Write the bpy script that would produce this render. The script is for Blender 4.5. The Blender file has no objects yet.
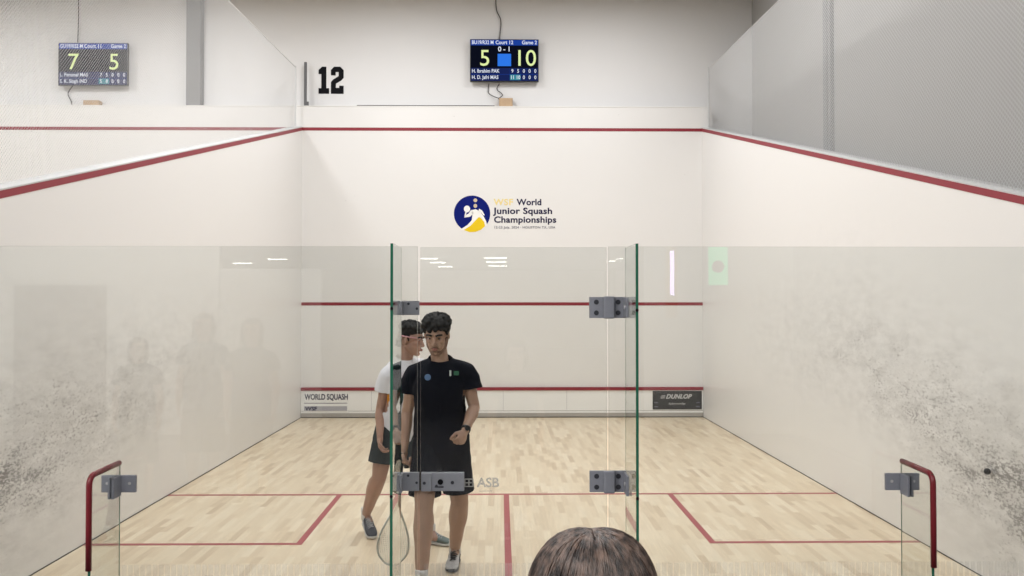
import bpy, bmesh, math, random
from mathutils import Vector, Matrix, noise
random.seed(7)
S = bpy.context.scene
COL = S.collection
V = Vector
PI = math.pi
XL, XR = -3.167, 3.233          # court side walls
YF, YB = 13.77, 4.02            # front wall, glass back wall
CZ = 1.851                      # eye height
FPX = 863.0
def at(px, py, y):              # a point of the place seen at this spot, y metres ahead
    return V(((px-500.6)*y/FPX, y, CZ-(py-301.0)*y/FPX))

# ------------------------------------------------------------------ materials
def newmat(name):
    m = bpy.data.materials.new(name); m.use_nodes = True
    nt = m.node_tree; nt.nodes.clear()
    out = nt.nodes.new('ShaderNodeOutputMaterial')
    return m, nt, out
def pr(nt, out, col=(.8,.8,.8), rough=.5, metal=0., spec=.5, **kw):
    b = nt.nodes.new('ShaderNodeBsdfPrincipled')
    b.inputs['Base Color'].default_value = (*col, 1)
    b.inputs['Roughness'].default_value = rough
    b.inputs['Metallic'].default_value = metal
    b.inputs['Specular IOR Level'].default_value = spec
    for k, v in kw.items(): b.inputs[k.replace('_',' ')].default_value = v
    nt.links.new(b.outputs[0], out.inputs[0])
    return b
def mathn(nt, op, a, b=None, c=None, clamp=False):
    n = nt.nodes.new('ShaderNodeMath'); n.operation = op; n.use_clamp = clamp
    for i, x in enumerate((a, b, c)):
        if x is None: continue
        if isinstance(x, (int, float)): n.inputs[i].default_value = x
        else: nt.links.new(x, n.inputs[i])
    return n.outputs[0]
def mixc(nt, fac, a, b):
    n = nt.nodes.new('ShaderNodeMix'); n.data_type = 'RGBA'
    if isinstance(fac, (int, float)): n.inputs[0].default_value = fac
    else: nt.links.new(fac, n.inputs[0])
    for i, x in ((6, a), (7, b)):
        if isinstance(x, tuple): n.inputs[i].default_value = (*x, 1)
        else: nt.links.new(x, n.inputs[i])
    return n.outputs[2]
def pos(nt):
    g = nt.nodes.new('ShaderNodeNewGeometry')
    s = nt.nodes.new('ShaderNodeSeparateXYZ'); nt.links.new(g.outputs['Position'], s.inputs[0])
    return s.outputs
def comb(nt, x, y, z=0.):
    n = nt.nodes.new('ShaderNodeCombineXYZ')
    for i, v in enumerate((x, y, z)):
        if isinstance(v, (int, float)): n.inputs[i].default_value = v
        else: nt.links.new(v, n.inputs[i])
    return n.outputs[0]
def noisen(nt, vec, scale, detail=3, rough=.5):
    n = nt.nodes.new('ShaderNodeTexNoise'); n.inputs['Scale'].default_value = scale
    n.inputs['Detail'].default_value = detail; n.inputs['Roughness'].default_value = rough
    if vec is not None: nt.links.new(vec, n.inputs['Vector'])
    return n.outputs[0]
def bump(nt, h, bsdf, strength=.2, dist=.01):
    n = nt.nodes.new('ShaderNodeBump'); n.inputs['Strength'].default_value = strength
    n.inputs['Distance'].default_value = dist
    nt.links.new(h, n.inputs['Height']); nt.links.new(n.outputs[0], bsdf.inputs['Normal'])
def maprange(nt, v, a, b, c=0., d=1., smooth=False):
    n = nt.nodes.new('ShaderNodeMapRange'); n.clamp = True
    if smooth: n.interpolation_type = 'SMOOTHSTEP'
    nt.links.new(v, n.inputs[0])
    for i, x in zip((1,2,3,4), (a,b,c,d)): n.inputs[i].default_value = x
    return n.outputs[0]

def plain(name, col, rough=.5, metal=0., spec=.5, nz=0.05, scale=30, **kw):
    m, nt, out = newmat(name); b = pr(nt, out, col, rough, metal, spec, **kw)
    if nz:
        tc = nt.nodes.new('ShaderNodeTexCoord')
        f = noisen(nt, tc.outputs['Object'], scale, 3)
        dk = tuple(c*(1-nz) for c in col); lt = tuple(min(1, c*(1+nz)) for c in col)
        nt.links.new(mixc(nt, f, dk, lt), b.inputs['Base Color'])
    return m
def emit(name, col, st):
    m, nt, out = newmat(name)
    e = nt.nodes.new('ShaderNodeEmission'); e.inputs[0].default_value = (*col, 1); e.inputs[1].default_value = st
    nt.links.new(e.outputs[0], out.inputs[0]); return m

WALLC = (.775, .765, .755)
def mat_sidewall(name, side):
    m, nt, out = newmat(name); b = pr(nt, out, WALLC, .34, spec=.45)
    x, y, z = pos(nt)
    # ball marks: dense low towards the back of the court, thinning out to the front
    if side == 'left':
        zc = mathn(nt, 'MULTIPLY_ADD', mathn(nt, 'SUBTRACT', y, 5.4), .17, .62)
        ramp = mathn(nt, 'POWER', maprange(nt, y, 5.6, 12.4, 1, 0), 1.45); W = .55
    else:
        zc = mathn(nt, 'MINIMUM', mathn(nt, 'MULTIPLY_ADD', mathn(nt, 'SUBTRACT', y, 5.3), .33, .52), 1.35)
        ramp = mathn(nt, 'POWER', maprange(nt, y, 5.4, 12.4, 1, 0), 1.0); W = .55
    dz = mathn(nt, 'SUBTRACT', z, zc)
    # longer tail upwards than downwards
    w = mathn(nt, 'MULTIPLY_ADD', mathn(nt, 'GREATER_THAN', dz, 0), .22, W)
    q = mathn(nt, 'DIVIDE', dz, w); q2 = mathn(nt, 'MULTIPLY', q, q)
    gs = mathn(nt, 'EXPONENT', mathn(nt, 'MULTIPLY', q2, -1.0))
    dens = mathn(nt, 'MULTIPLY', gs, ramp)
    cl = noisen(nt, comb(nt, mathn(nt,'MULTIPLY',y,1.0), mathn(nt,'MULTIPLY',z,2.2), 3.1), 2.2, 4)
    dens = mathn(nt, 'MULTIPLY', dens, maprange(nt, cl, .3, .65, .6, 1.2))
    vec = comb(nt, mathn(nt,'MULTIPLY',y,30), mathn(nt,'MULTIPLY',z,56), 1.7 if side=='left' else 8.3)
    n1 = noisen(nt, vec, 1.0, 5, .72)
    th = mathn(nt, 'MULTIPLY_ADD', dens, -.235, .70)
    spk = maprange(nt, mathn(nt, 'SUBTRACT', n1, th), 0, .06, 0, 1)
    vec2 = comb(nt, mathn(nt,'MULTIPLY',y,5), mathn(nt,'MULTIPLY',z,12), 5.)
    n2 = noisen(nt, vec2, 1.0, 5, .7)
    sm = mathn(nt, 'MULTIPLY', maprange(nt, n2, .38, .7, .1, 1), mathn(nt, 'MULTIPLY', dens, .50))
    f = mathn(nt, 'MAXIMUM', mathn(nt, 'MULTIPLY', spk, mathn(nt, 'MULTIPLY_ADD', mathn(nt, 'POWER', mathn(nt, 'MAXIMUM', dens, 0), 1.5), .50, .24)), sm)
    nt.links.new(mixc(nt, f, WALLC, (.15, .138, .138)), b.inputs['Base Color'])
    return m
def mat_frontwall():
    m, nt, out = newmat('front_wall_plaster'); b = pr(nt, out, WALLC, .38, spec=.4)
    x, y, z = pos(nt)
    n = noisen(nt, comb(nt, x, z, 0), .9, 3)
    c = mixc(nt, n, (.755,.745,.73), (.79,.78,.77))
    vec = comb(nt, mathn(nt,'MULTIPLY',x,14), mathn(nt,'MULTIPLY',z,14), 2)
    s = noisen(nt, vec, 1, 2, .6)
    g = mathn(nt, 'MULTIPLY', maprange(nt, s, .73, .78), .25)
    nt.links.new(mixc(nt, g, c, (.3,.29,.28)), b.inputs['Base Color'])
    return m
def mat_floor():
    m, nt, out = newmat('maple_strip_floor'); b = pr(nt, out, (.7,.6,.45), .30, spec=.35)
    x, y, z = pos(nt)
    vec = comb(nt, y, x, 0)
    def br(sc, w, h, c1, c2, off):
        t = nt.nodes.new('ShaderNodeTexBrick'); nt.links.new(vec, t.inputs['Vector'])
        t.offset = off; t.offset_frequency = 2
        t.inputs['Scale'].default_value = sc; t.inputs['Brick Width'].default_value = w
        t.inputs['Row Height'].default_value = h; t.inputs['Mortar Size'].default_value = .0008
        t.inputs['Mortar Smooth'].default_value = .3; t.inputs['Bias'].default_value = 0
        t.inputs['Color1'].default_value = (*c1,1); t.inputs['Color2'].default_value = (*c2,1)
        t.inputs['Mortar'].default_value = (.55,.45,.33,1)
        return t.outputs['Color']
    A = br(1, .42, .057, (0,0,0), (1,1,1), .37)
    fac = nt.nodes.new('ShaderNodeSeparateColor'); nt.links.new(A, fac.inputs[0])
    ramp = nt.nodes.new('ShaderNodeValToRGB'); nt.links.new(fac.outputs[0], ramp.inputs[0])
    cr = ramp.color_ramp
    cr.elements[0].position = 0; cr.elements[0].color = (.60,.47,.32,1)
    cr.elements[1].position = 1; cr.elements[1].color = (.80,.69,.52,1)
    for p, c in ((.12,(.66,.53,.37,1)), (.3,(.72,.59,.42,1)), (.7,(.76,.64,.465,1))):
        e = cr.elements.new(p); e.color = c
    g = noisen(nt, comb(nt, mathn(nt,'MULTIPLY',x,60), mathn(nt,'MULTIPLY',y,3), 0), 1, 4)
    g2 = maprange(nt, g, .3, .7, .93, 1.05)
    mul = nt.nodes.new('ShaderNodeMix'); mul.data_type='RGBA'; mul.blend_type='MULTIPLY'; mul.inputs[0].default_value=1
    nt.links.new(ramp.outputs[0], mul.inputs[6]); nt.links.new(comb(nt,g2,g2,g2), mul.inputs[7])
    nt.links.new(mul.outputs[2], b.inputs['Base Color'])
    return m
def mat_glass(name='clear_glass', col=(.932,.942,.936)):
    m, nt, out = newmat(name)
    g = nt.nodes.new('ShaderNodeBsdfGlass'); g.inputs['Color'].default_value = (*col,1)
    g.inputs['Roughness'].default_value = 0; g.inputs['IOR'].default_value = 1.5
    nt.links.new(g.outputs[0], out.inputs[0]); return m
def mat_net(name, frac, col, P=.030):
    m, nt, out = newmat(name); x, y, z = pos(nt)
    def fam(sgn):
        a = mathn(nt, 'MULTIPLY_ADD', z, sgn, y)
        f = mathn(nt, 'FRACT', mathn(nt, 'DIVIDE', mathn(nt,'ADD',a,50), P))
        return mathn(nt, 'LESS_THAN', f, frac)
    k = mathn(nt, 'MAXIMUM', fam(1.), fam(-1.))
    d = nt.nodes.new('ShaderNodeBsdfDiffuse'); d.inputs[0].default_value = (*col,1)
    t = nt.nodes.new('ShaderNodeBsdfTransparent')
    mx = nt.nodes.new('ShaderNodeMixShader'); nt.links.new(k, mx.inputs[0])
    nt.links.new(t.outputs[0], mx.inputs[1]); nt.links.new(d.outputs[0], mx.inputs[2])
    nt.links.new(mx.outputs[0], out.inputs[0]); return m
def mat_frost():
    m, nt, out = newmat('frosted_bars'); x, y, z = pos(nt)
    f = mathn(nt, 'FRACT', mathn(nt, 'DIVIDE', mathn(nt,'ADD',x,50), .0283))
    k = mathn(nt, 'MULTIPLY', mathn(nt, 'GREATER_THAN', f, .2), .075)
    d = nt.nodes.new('ShaderNodeBsdfDiffuse'); d.inputs[0].default_value = (.85,.85,.82,1)
    t = nt.nodes.new('ShaderNodeBsdfTransparent')
    mx = nt.nodes.new('ShaderNodeMixShader'); nt.links.new(k, mx.inputs[0])
    nt.links.new(t.outputs[0], mx.inputs[1]); nt.links.new(d.outputs[0], mx.inputs[2])
    nt.links.new(mx.outputs[0], out.inputs[0]); return m
def mat_etch():
    m, nt, out = newmat('etched_lettering')
    d = nt.nodes.new('ShaderNodeBsdfDiffuse'); d.inputs[0].default_value = (.55,.54,.51,1)
    t = nt.nodes.new('ShaderNodeBsdfTransparent')
    mx = nt.nodes.new('ShaderNodeMixShader'); mx.inputs[0].default_value = .55
    nt.links.new(t.outputs[0], mx.inputs[1]); nt.links.new(d.outputs[0], mx.inputs[2])
    nt.links.new(mx.outputs[0], out.inputs[0]); return m
def mat_skin(name, col, stub=None):
    m, nt, out = newmat(name); b = pr(nt, out, col, .48, spec=.4)
    b.inputs['Subsurface Weight'].default_value = .08
    b.inputs['Subsurface Radius'].default_value = (.02,.008,.004)
    tc = nt.nodes.new('ShaderNodeTexCoord')
    n = noisen(nt, tc.outputs['Object'], 14, 4)
    c = mixc(nt, n, tuple(v*.88 for v in col), tuple(v*1.1 for v in col))
    nt.links.new(c, b.inputs['Base Color'])
    return m
def mat_cloth(name, col, rough=.85, s=9.):
    m, nt, out = newmat(name); b = pr(nt, out, col, rough, spec=.12)
    b.inputs['Sheen Weight'].default_value = .03
    tc = nt.nodes.new('ShaderNodeTexCoord')
    n = noisen(nt, tc.outputs['Object'], s, 3); bump(nt, n, b, .35, .02)
    return m
def mat_hair(name, c1, c2, rough=.4):
    m, nt, out = newmat(name); b = pr(nt, out, c1, rough, spec=.45)
    tc = nt.nodes.new('ShaderNodeTexCoord')
    n = noisen(nt, tc.outputs['Object'], 40, 4)
    nt.links.new(mixc(nt, maprange(nt, n, .35, .68), c1, c2), b.inputs['Base Color'])
    bump(nt, noisen(nt, tc.outputs['Object'], 160, 3), b, .4, .004)
    return m

M = dict(
 left=mat_sidewall('left_wall_plaster','left'), right=mat_sidewall('right_wall_plaster','right'),
 front=mat_frontwall(), floor=mat_floor(), glass=mat_glass(), net=mat_net('white_woven_net', .13, (.62,.62,.62)), netg=mat_net('grey_woven_net', .24, (.52,.52,.52), .038), frost=mat_frost(), etch=mat_etch(),
 edge=plain('green_glass_edge', (.022,.13,.08), .15, nz=.1),
 edge2=plain('pale_glass_edge', (.20,.26,.22), .2, nz=.1),
 red=plain('red_line_paint', (.25,.018,.032), .5, nz=.04, scale=8),
 redf=plain('red_floor_paint', (.36,.05,.06), .35, nz=.04, scale=8),
 redpad=plain('dark_red_rubber', (.17,.008,.016), .35, nz=.08),
 cap=plain('white_wall_capping', (.80,.79,.77), .5, nz=.02),
 rail=plain('grey_rail', (.55,.55,.55), .6, nz=.03),
 upper=plain('upper_wall_paint', (.76,.755,.755), .85, nz=.015, scale=1.2),
 bside=plain('grey_side_wall_paint', (.40,.395,.385), .9, nz=.03, scale=2),
 column=plain('grey_column_paint', (.23,.23,.235), .7, nz=.05, scale=4),
 tin=plain('white_tin_paint', (.84,.84,.83), .35, nz=.01),
 tinbase=plain('aluminium_strip', (.42,.405,.385), .45, .3, nz=.06),
 bracketm=plain('dark_grey_paint', (.12,.12,.125), .6, nz=.05), dark=plain('dark_gap', (.05,.045,.04), .8, nz=.05),
 alu=plain('brushed_aluminium', (.62,.62,.62), .4, .6, nz=.05),
 steel=plain('satin_steel', (.25,.26,.30), .5, .1, nz=.08, scale=50),
 steell=plain('pale_satin_steel', (.29,.30,.335), .45, .1, nz=.08, scale=50),
 screw=plain('dark_screw', (.05,.052,.065), .4, .4, nz=.1),
 black=plain('black_paint', (.006,.006,.008), .75, spec=.12, nz=0),
 blackp=plain('black_plastic', (.012,.012,.014), .35, nz=.1),
 cable=plain('dark_cable', (.06,.055,.055), .6, nz=.1),
 wood=plain('raw_pine_block', (.50,.35,.22), .7, nz=.15, scale=12),
 ball=plain('black_rubber', (.018,.018,.02), .7, nz=.2, scale=80),
 navy=plain('navy_print', (.003,.010,.15), .75, spec=.12, nz=0), yellow=plain('yellow_print', (.80,.56,.02), .75, spec=.12, nz=0),
 paleyel=plain('pale_yellow_print', (.80,.66,.28), .75, spec=.12, nz=0), white=plain('white_print', (.85,.85,.83), .75, spec=.12, nz=0),
 sand=plain('sand_print', (.62,.52,.36), .75, spec=.12, nz=0), ink=plain('navy_ink', (.02,.018,.06), .75, spec=.12, nz=0), greyink=plain('grey_ink', (.16,.16,.2), .75, spec=.12, nz=0),
 greybar=plain('grey_sign_bar', (.42,.42,.46), .6, nz=.02), signblk=plain('black_sign_board', (.022,.023,.025), .45, nz=.1),
 silver=plain('silver_print', (.55,.55,.55), .5, nz=0),
 carpet=plain('hall_carpet', (.12,.115,.12), .95, nz=.3, scale=120),
 hallwall=plain('hall_wall_paint', (.55,.54,.52), .9, nz=.03, scale=2),
 ceil=plain('ceiling_paint', (.42,.38,.33), .95, nz=.05, scale=2),
 hallceil=plain('hall_ceiling_tiles', (.6,.6,.58), .95, nz=.05, scale=2),
 doorm=plain('dark_door_paint', (.07,.06,.06), .5, nz=.1),
 woodp=plain('oak_panel', (.45,.30,.16), .5, nz=.15, scale=8),
 green=plain('green_poster_ink', (.03,.45,.25), .6, nz=0),
 lamp=emit('strip_lamp', (1,.98,.95), 14), vio=emit('violet_tube', (.75,.62,1), 9), greenlit=emit('green_lit_face', (.10,.9,.45), 2.6),
)

# ------------------------------------------------------------------ object helpers
def tag(o, label=None, cat=None, group=None, kind=None):
    if label: o['label'] = label
    if cat: o['category'] = cat
    if group: o['group'] = group
    if kind: o['kind'] = kind
    return o
ROOTLOC = {}
def thing(name, loc, label, cat, group=None):
    o = bpy.data.objects.new(name, None); COL.objects.link(o); o.location = loc
    o.empty_display_size = .1
    ROOTLOC[o.name] = V(loc); return tag(o, label, cat, group)
def rootloc(o):
    while o.parent: o = o.parent
    return ROOTLOC.get(o.name, V((0,0,0)))
def obj(name, bm, mats, parent=None, smooth=False, base=None):
    """bm (bmesh in world coordinates) -> one mesh object"""
    me = bm if isinstance(bm, bpy.types.Mesh) else bpy.data.meshes.new(name)
    if not isinstance(bm, bpy.types.Mesh):
        bmesh.ops.recalc_face_normals(bm, faces=bm.faces[:]) if smooth != 'keep' else None
        bm.to_mesh(me); bm.free()
    off = V((0,0,0))
    if parent is not None: off = rootloc(parent)
    elif base is not None: off = V(base)
    me.transform(Matrix.Translation(-off))
    if smooth:
        for p in me.polygons: p.use_smooth = True
    if not isinstance(mats, (list, tuple)): mats = [mats]
    if len(me.materials): me.materials.clear()
    for m in mats: me.materials.append(m)
    o = bpy.data.objects.new(name, me); COL.objects.link(o)
    if parent is not None: o.parent = parent
    elif base is not None: o.location = base; ROOTLOC[o.name] = V(base)
    return o
def struct(name, bm, mat):
    return tag(obj(name, bm, mat), kind='structure')
def B(): return bmesh.new()
def box(bm, a, b, bev=0., mi=0, seg=2):
    a = V(a); b = V(b)
    r = bmesh.ops.create_cube(bm, size=1, matrix=Matrix.Translation((a+b)/2) @ Matrix.Diagonal((*[abs(b[i]-a[i]) for i in range(3)], 1)))
    fs = list({f for v in r['verts'] for f in v.link_faces})
    for f in fs: f.material_index = mi
    if bev > 0:
        es = list({e for v in r['verts'] for e in v.link_edges})
        bmesh.ops.bevel(bm, geom=es, offset=bev, segments=seg, affect='EDGES', profile=.5)
    return bm
def boxes(*args, bev=0.):
    bm = B()
    for a, b in args: box(bm, a, b, bev)
    return bm
def cyl(bm, c, axis, r, h, n=16, r2=None):
    ax = V(axis).normalized()
    q = ax.to_track_quat('Z', 'Y').to_matrix().to_4x4()
    bmesh.ops.create_cone(bm, cap_ends=True, segments=n, radius1=r, radius2=r if r2 is None else r2, depth=h, matrix=Matrix.Translation(c) @ q)
    return bm
def ell(bm, c, r, rot=None, n=18):
    m = Matrix.Translation(c)
    if rot is not None: m = m @ rot.to_4x4()
    bmesh.ops.create_uvsphere(bm, u_segments=n, v_segments=max(8, n*2//3), radius=1, matrix=m @ Matrix.Diagonal((*r, 1)))
    return bm
def poly(bm, pts, y, th=.002, mi=0):
    """flat outline in XZ, given a thickness towards the viewer side (-Y)"""
    f = [bm.verts.new((x, y-th, z)) for x, z in pts]; b = [bm.verts.new((x, y, z)) for x, z in pts]
    n = len(pts)
    F = bm.faces.new(f); F.material_index = mi
    bm.faces.new(b[::-1])
    for i in range(n): bm.faces.new((f[i], b[i], b[(i+1)%n], f[(i+1)%n]))
    return bm
def loft(bm, secs, n=16, caps=True, up=None):
    """secs: (point, rx, ry); rings perpendicular to the path"""
    P = [V(s[0]) for s in secs]; rings = []
    ref = V(up) if up is not None else None
    prev = None
    for i, (p, rx, ry) in enumerate(secs):
        t = (P[min(i+1, len(P)-1)] - P[max(i-1, 0)]).normalized()
        if ref is None:
            if prev is None:
                a = V((1,0,0)) if abs(t.x) < .8 else V((0,1,0))
            else: a = prev
        else: a = ref
        a = (a - t*a.dot(t)).normalized(); b = t.cross(a).normalized(); prev = a
        rings.append([bm.verts.new(V(p) + a*math.cos(2*PI*k/n)*rx + b*math.sin(2*PI*k/n)*ry) for k in range(n)])
    for r, q in zip(rings, rings[1:]):
        for k in range(n): bm.faces.new((r[k], r[(k+1)%n], q[(k+1)%n], q[k]))
    if caps:
        bm.faces.new(rings[0][::-1]); bm.faces.new(rings[-1])
    return bm
def catmull(pts, m=8, closed=False):
    P = [V(p) for p in pts]; out = []; n = len(P)
    for i in range(n if closed else n-1):
        g = lambda k: P[k % n] if closed else P[max(0, min(n-1, k))]
        p0, p1, p2, p3 = g(i-1), g(i), g(i+1), g(i+2)
        for j in range(m):
            t = j/m
            out.append(.5*((2*p1)+(p2-p0)*t+(2*p0-5*p1+4*p2-p3)*t*t+(3*p1-p0-3*p2+p3)*t**3))
    if not closed: out.append(P[-1])
    return out
def tube(bm, pts, r, n=8, m=8, closed=False):
    path = catmull(pts, m, closed)
    if not closed: return loft(bm, [(p, r, r) for p in path], n)
    rings = []; N = len(path); ref = None
    for i, p in enumerate(path):
        t = (path[(i+1)%N]-path[i-1]).normalized()
        a = V((0,1,0)); a = (a - t*a.dot(t)).normalized(); b = t.cross(a)
        rings.append([bm.verts.new(p + a*math.cos(2*PI*k/n)*r + b*math.sin(2*PI*k/n)*r) for k in range(n)])
    for i in range(N):
        r0, q = rings[i], rings[(i+1)%N]
        for k in range(n): bm.faces.new((r0[k], r0[(k+1)%n], q[(k+1)%n], q[k]))
    return bm
def cap_seg(bm, a, b, ra, rb, n=14):
    """tapered capsule"""
    a = V(a); b = V(b); d = (b-a); L = d.length
    if L < 1e-6: return ell(bm, a, (ra,)*3)
    d.normalize(); s = []
    for k in (80, 60, 35, 12): s.append((a - d*ra*math.sin(math.radians(k)), ra*math.cos(math.radians(k)), ra*math.cos(math.radians(k))))
    for t in (0, .25, .5, .75, 1): s.append((a + (b-a)*t, ra+(rb-ra)*t, ra+(rb-ra)*t))
    for k in (12, 35, 60, 80): s.append((b + d*rb*math.sin(math.radians(k)), rb*math.cos(math.radians(k)), rb*math.cos(math.radians(k))))
    return loft(bm, s, n)
def text_bm(body, size, loc, off=0., spacing=1., align='LEFT', ext=.001, shear=0., sx=1., flip=False):
    cu = bpy.data.curves.new('t', 'FONT'); cu.body = body; cu.size = size; cu.offset = off
    cu.space_character = spacing; cu.align_x = align; cu.extrude = ext; cu.shear = shear; cu.resolution_u = 4
    o = bpy.data.objects.new('t', cu); COL.objects.link(o)
    dg = bpy.context.evaluated_depsgraph_get(); dg.update()
    me = bpy.data.meshes.new_from_object(o.evaluated_get(dg))
    rz = Matrix.Rotation(PI, 4, 'Z') if flip else Matrix.Identity(4)
    me.transform(Matrix.Translation(loc) @ rz @ Matrix.Rotation(PI/2, 4, 'X') @ Matrix.Diagonal((sx,1,1,1)))
    bm = B(); bm.from_mesh(me)
    bpy.data.objects.remove(o); bpy.data.curves.remove(cu); bpy.data.meshes.remove(me)
    return bm
def addbm(dst, src):
    me = bpy.data.meshes.new('x'); src.to_mesh(me); src.free(); dst.from_mesh(me); bpy.data.meshes.remove(me)
def remesh(bm, vox, smooth_it=2, fac=.5, disp=None):
    me = bpy.data.meshes.new('r'); bmesh.ops.recalc_face_normals(bm, faces=bm.faces[:]); bm.to_mesh(me); bm.free()
    o = bpy.data.objects.new('r', me); COL.objects.link(o)
    md = o.modifiers.new('r', 'REMESH'); md.mode = 'VOXEL'; md.voxel_size = vox
    if smooth_it:
        s = o.modifiers.new('s', 'SMOOTH'); s.factor = fac; s.iterations = smooth_it
    dg = bpy.context.evaluated_depsgraph_get(); dg.update()
    r = bpy.data.meshes.new_from_object(o.evaluated_get(dg))
    bpy.data.objects.remove(o); bpy.data.meshes.remove(me)
    if disp: 
        nn = [v.normal.copy() for v in r.vertices]
        for v, n in zip(r.vertices, nn): v.co += n*disp(v.co)
    return r
def cut(me, cuts):
    """cuts: (centre, radius, outward normal): trims the mesh beyond the plane, only near the centre"""
    bm = B(); bm.from_mesh(me)
    for q in cuts:
        c, rad, n = q[:3]; perp = q[3] if len(q) > 3 else 9.
        c = V(c); n = V(n).normalized(); fs = []
        for f in bm.faces:
            d = f.calc_center_median()-c; a = d.dot(n)
            if d.length < rad and a > -.02 and (d-n*a).length < perp: fs.append(f)
        geom = list(set(fs) | {e for f in fs for e in f.edges} | {v for f in fs for v in f.verts})
        bmesh.ops.bisect_plane(bm, geom=geom, plane_co=c, plane_no=n, clear_outer=True)
    bm.to_mesh(me); bm.free(); return me
def copy_tree(o, parent=None):
    c = o.copy(); COL.objects.link(c)
    if parent is not None: c.parent = parent
    for ch in list(o.children): copy_tree(ch, c)
    return c

# ------------------------------------------------------------------ the court shell
def wall_profile(X0, X1, mat, name):
    # side wall: top falls from the front to the glass, following the out line
    z0, z1 = 4.57+.052, 2.13+.052
    bm = B()
    pr_ = [(YF, 0), (YF, z0), (YB+.0, z1), (YB+.0, 0)]
    a = [bm.verts.new((X0, y, z)) for y, z in pr_]; b = [bm.verts.new((X1, y, z)) for y, z in pr_]
    bm.faces.new(a); bm.faces.new(b[::-1])
    for i in range(4): bm.faces.new((a[i], b[i], b[(i+1)%4], a[(i+1)%4]))
    return struct(name, bm, mat)
wall_profile(XL-.17, XL, M['left'], 'wall_left')
wall_profile(XR, XR+.17, M['right'], 'wall_right')
struct('wall_front', boxes(((XL-.17, YF, 0), (XR+.17, YF+.2, 4.96))), M['front'])
struct('floor', boxes(((XL, YB-.03, -.1), (XR, YF, 0))), M['floor'])
# sloped out lines on the side walls
def slope_line(x0, x1, name):
    bm = B()
    for yA, yB in ((YF, YB),):
        zA, zB = 4.57, 2.13
        q = []
        for x in (x0, x1):
            q.append([bm.verts.new((x, yA, zA)), bm.verts.new((x, yA, zA+.05)), bm.verts.new((x, yB, zB+.05)), bm.verts.new((x, yB, zB))])
        bm.faces.new(q[0]); bm.faces.new(q[1][::-1])
        for i in range(4): bm.faces.new((q[0][i], q[1][i], q[1][(i+1)%4], q[0][(i+1)%4]))
    return struct(name, bm, M['red'])
slope_line(XL-.001, XL+.003, 'trim_1'); slope_line(XR-.003, XR+.001, 'trim_2')
def capping(x0, x1, name):
    bm = B(); q = []
    for x in (x0, x1):
        q.append([bm.verts.new((x, YF, 4.622)), bm.verts.new((x, YF, 4.632)), bm.verts.new((x, YB, 2.192)), bm.verts.new((x, YB, 2.182))])
    bm.faces.new(q[0]); bm.faces.new(q[1][::-1])
    for i in range(4): bm.faces.new((q[0][i], q[1][i], q[1][(i+1)%4], q[0][(i+1)%4]))
    return struct(name, bm, M['rail'])
capping(XL-.18, XL+.004, 'trim_3'); capping(XR-.004, XR+.18, 'trim_4')
struct('trim_5', boxes(((XL, YF-.003, 4.57), (XR, YF+.001, 4.62))), M['red'])       # front out line
struct('trim_6', boxes(((XL, YF-.003, 1.78), (XR, YF+.001, 1.83))), M['red'])       # service line
# floor lines
fl = B()
YS, YN = 8.30, 6.63
def fline(a, b): box(fl, (a[0], a[1], -.001), (b[0], b[1], .0015))
fline((XL, YS-.025), (XR, YS+.025))
fline((.03, YB), (.08, YS-.0251))
fline((-1.56, YN-.025), (-1.51, YS-.0251)); fline((XL, YN-.025), (-1.5601, YN+.025))
fline((1.60, YN-.025), (1.65, YS-.0251)); fline((1.6501, YN-.025), (XR, YN+.025))
struct('trim_7', fl, M['redf'])
# shade of the gaps between floor and walls, painted as solid dark strips
struct('gap_strip_left', boxes(((XL-.001, YB, 0), (XL+.004, YF, .007))), M['dark'])
struct('gap_strip_right', boxes(((XR-.004, YB, 0), (XR+.001, YF, .007))), M['dark'])

# the tin: sounding board along the foot of the front wall
tn = thing('tin', (0, YF, 0), 'long white sounding board with a red top strip along the foot of the front wall', 'tin')
obj('board', boxes(((XL+.004, YF-.028, .075), (XR-.004, YF-.002, .43))), M['tin'], tn)
obj('top_strip', boxes(((XL+.004, YF-.045, .43), (XR-.004, YF-.002, .48)), bev=.004), M['red'], tn)
bm = B(); box(bm, (XL+.004, YF-.034, .012), (XR-.004, YF-.002, .075), .003); obj('base_strip', bm, M['tinbase'], tn)
bm = B(); box(bm, (XL+.004, YF-.036, 0), (XR-.004, YF-.03, .011)); box(bm, (XL+.004, YF-.0295, .105), (XR-.004, YF-.0275, .109)); obj('shadow_gap', bm, M['dark'], tn)
for x in (-2.05, .04, 1.05): obj('panel_joint', boxes(((x, YF-.0295, .11), (x+.005, YF-.0275, .43))), M['greybar'], tn)

# sign boards on the tin
sg = thing('sign_board', (-2.775, YF-.04, .065), 'white sign reading WORLD SQUASH on the tin in the left front corner', 'sign')
obj('board', boxes(((-3.12, YF-.036, .10), (-2.42, YF-.0285, .415)), bev=.002), M['tin'], sg)
bm = text_bm('WORLD SQUASH', .125, (-3.10, YF-.0375, .29), .003, 1., sx=.70); obj('lettering', bm, M['ink'], sg)
bm = B(); box(bm, (-3.11, YF-.0375, .228), (-2.43, YF-.0362, .238)); obj('rule', bm, M['greyink'], sg)
bm = B(); box(bm, (-3.11, YF-.0378, .112), (-2.43, YF-.0362, .185)); obj('grey_bar', bm, M['greybar'], sg)
bm = text_bm('WSF', .085, (-3.09, YF-.0390, .118), .003, 1, sx=1.1); obj('lettering', bm, M['ink'], sg)
sg = thing('sign_board', (2.82, YF-.04, .13), 'black sign with silver slanted lettering on the tin in the right front corner', 'sign')
obj('board', boxes(((2.42, YF-.037, .125), (3.205, YF-.0285, .418)), bev=.002), M['signblk'], sg)
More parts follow.
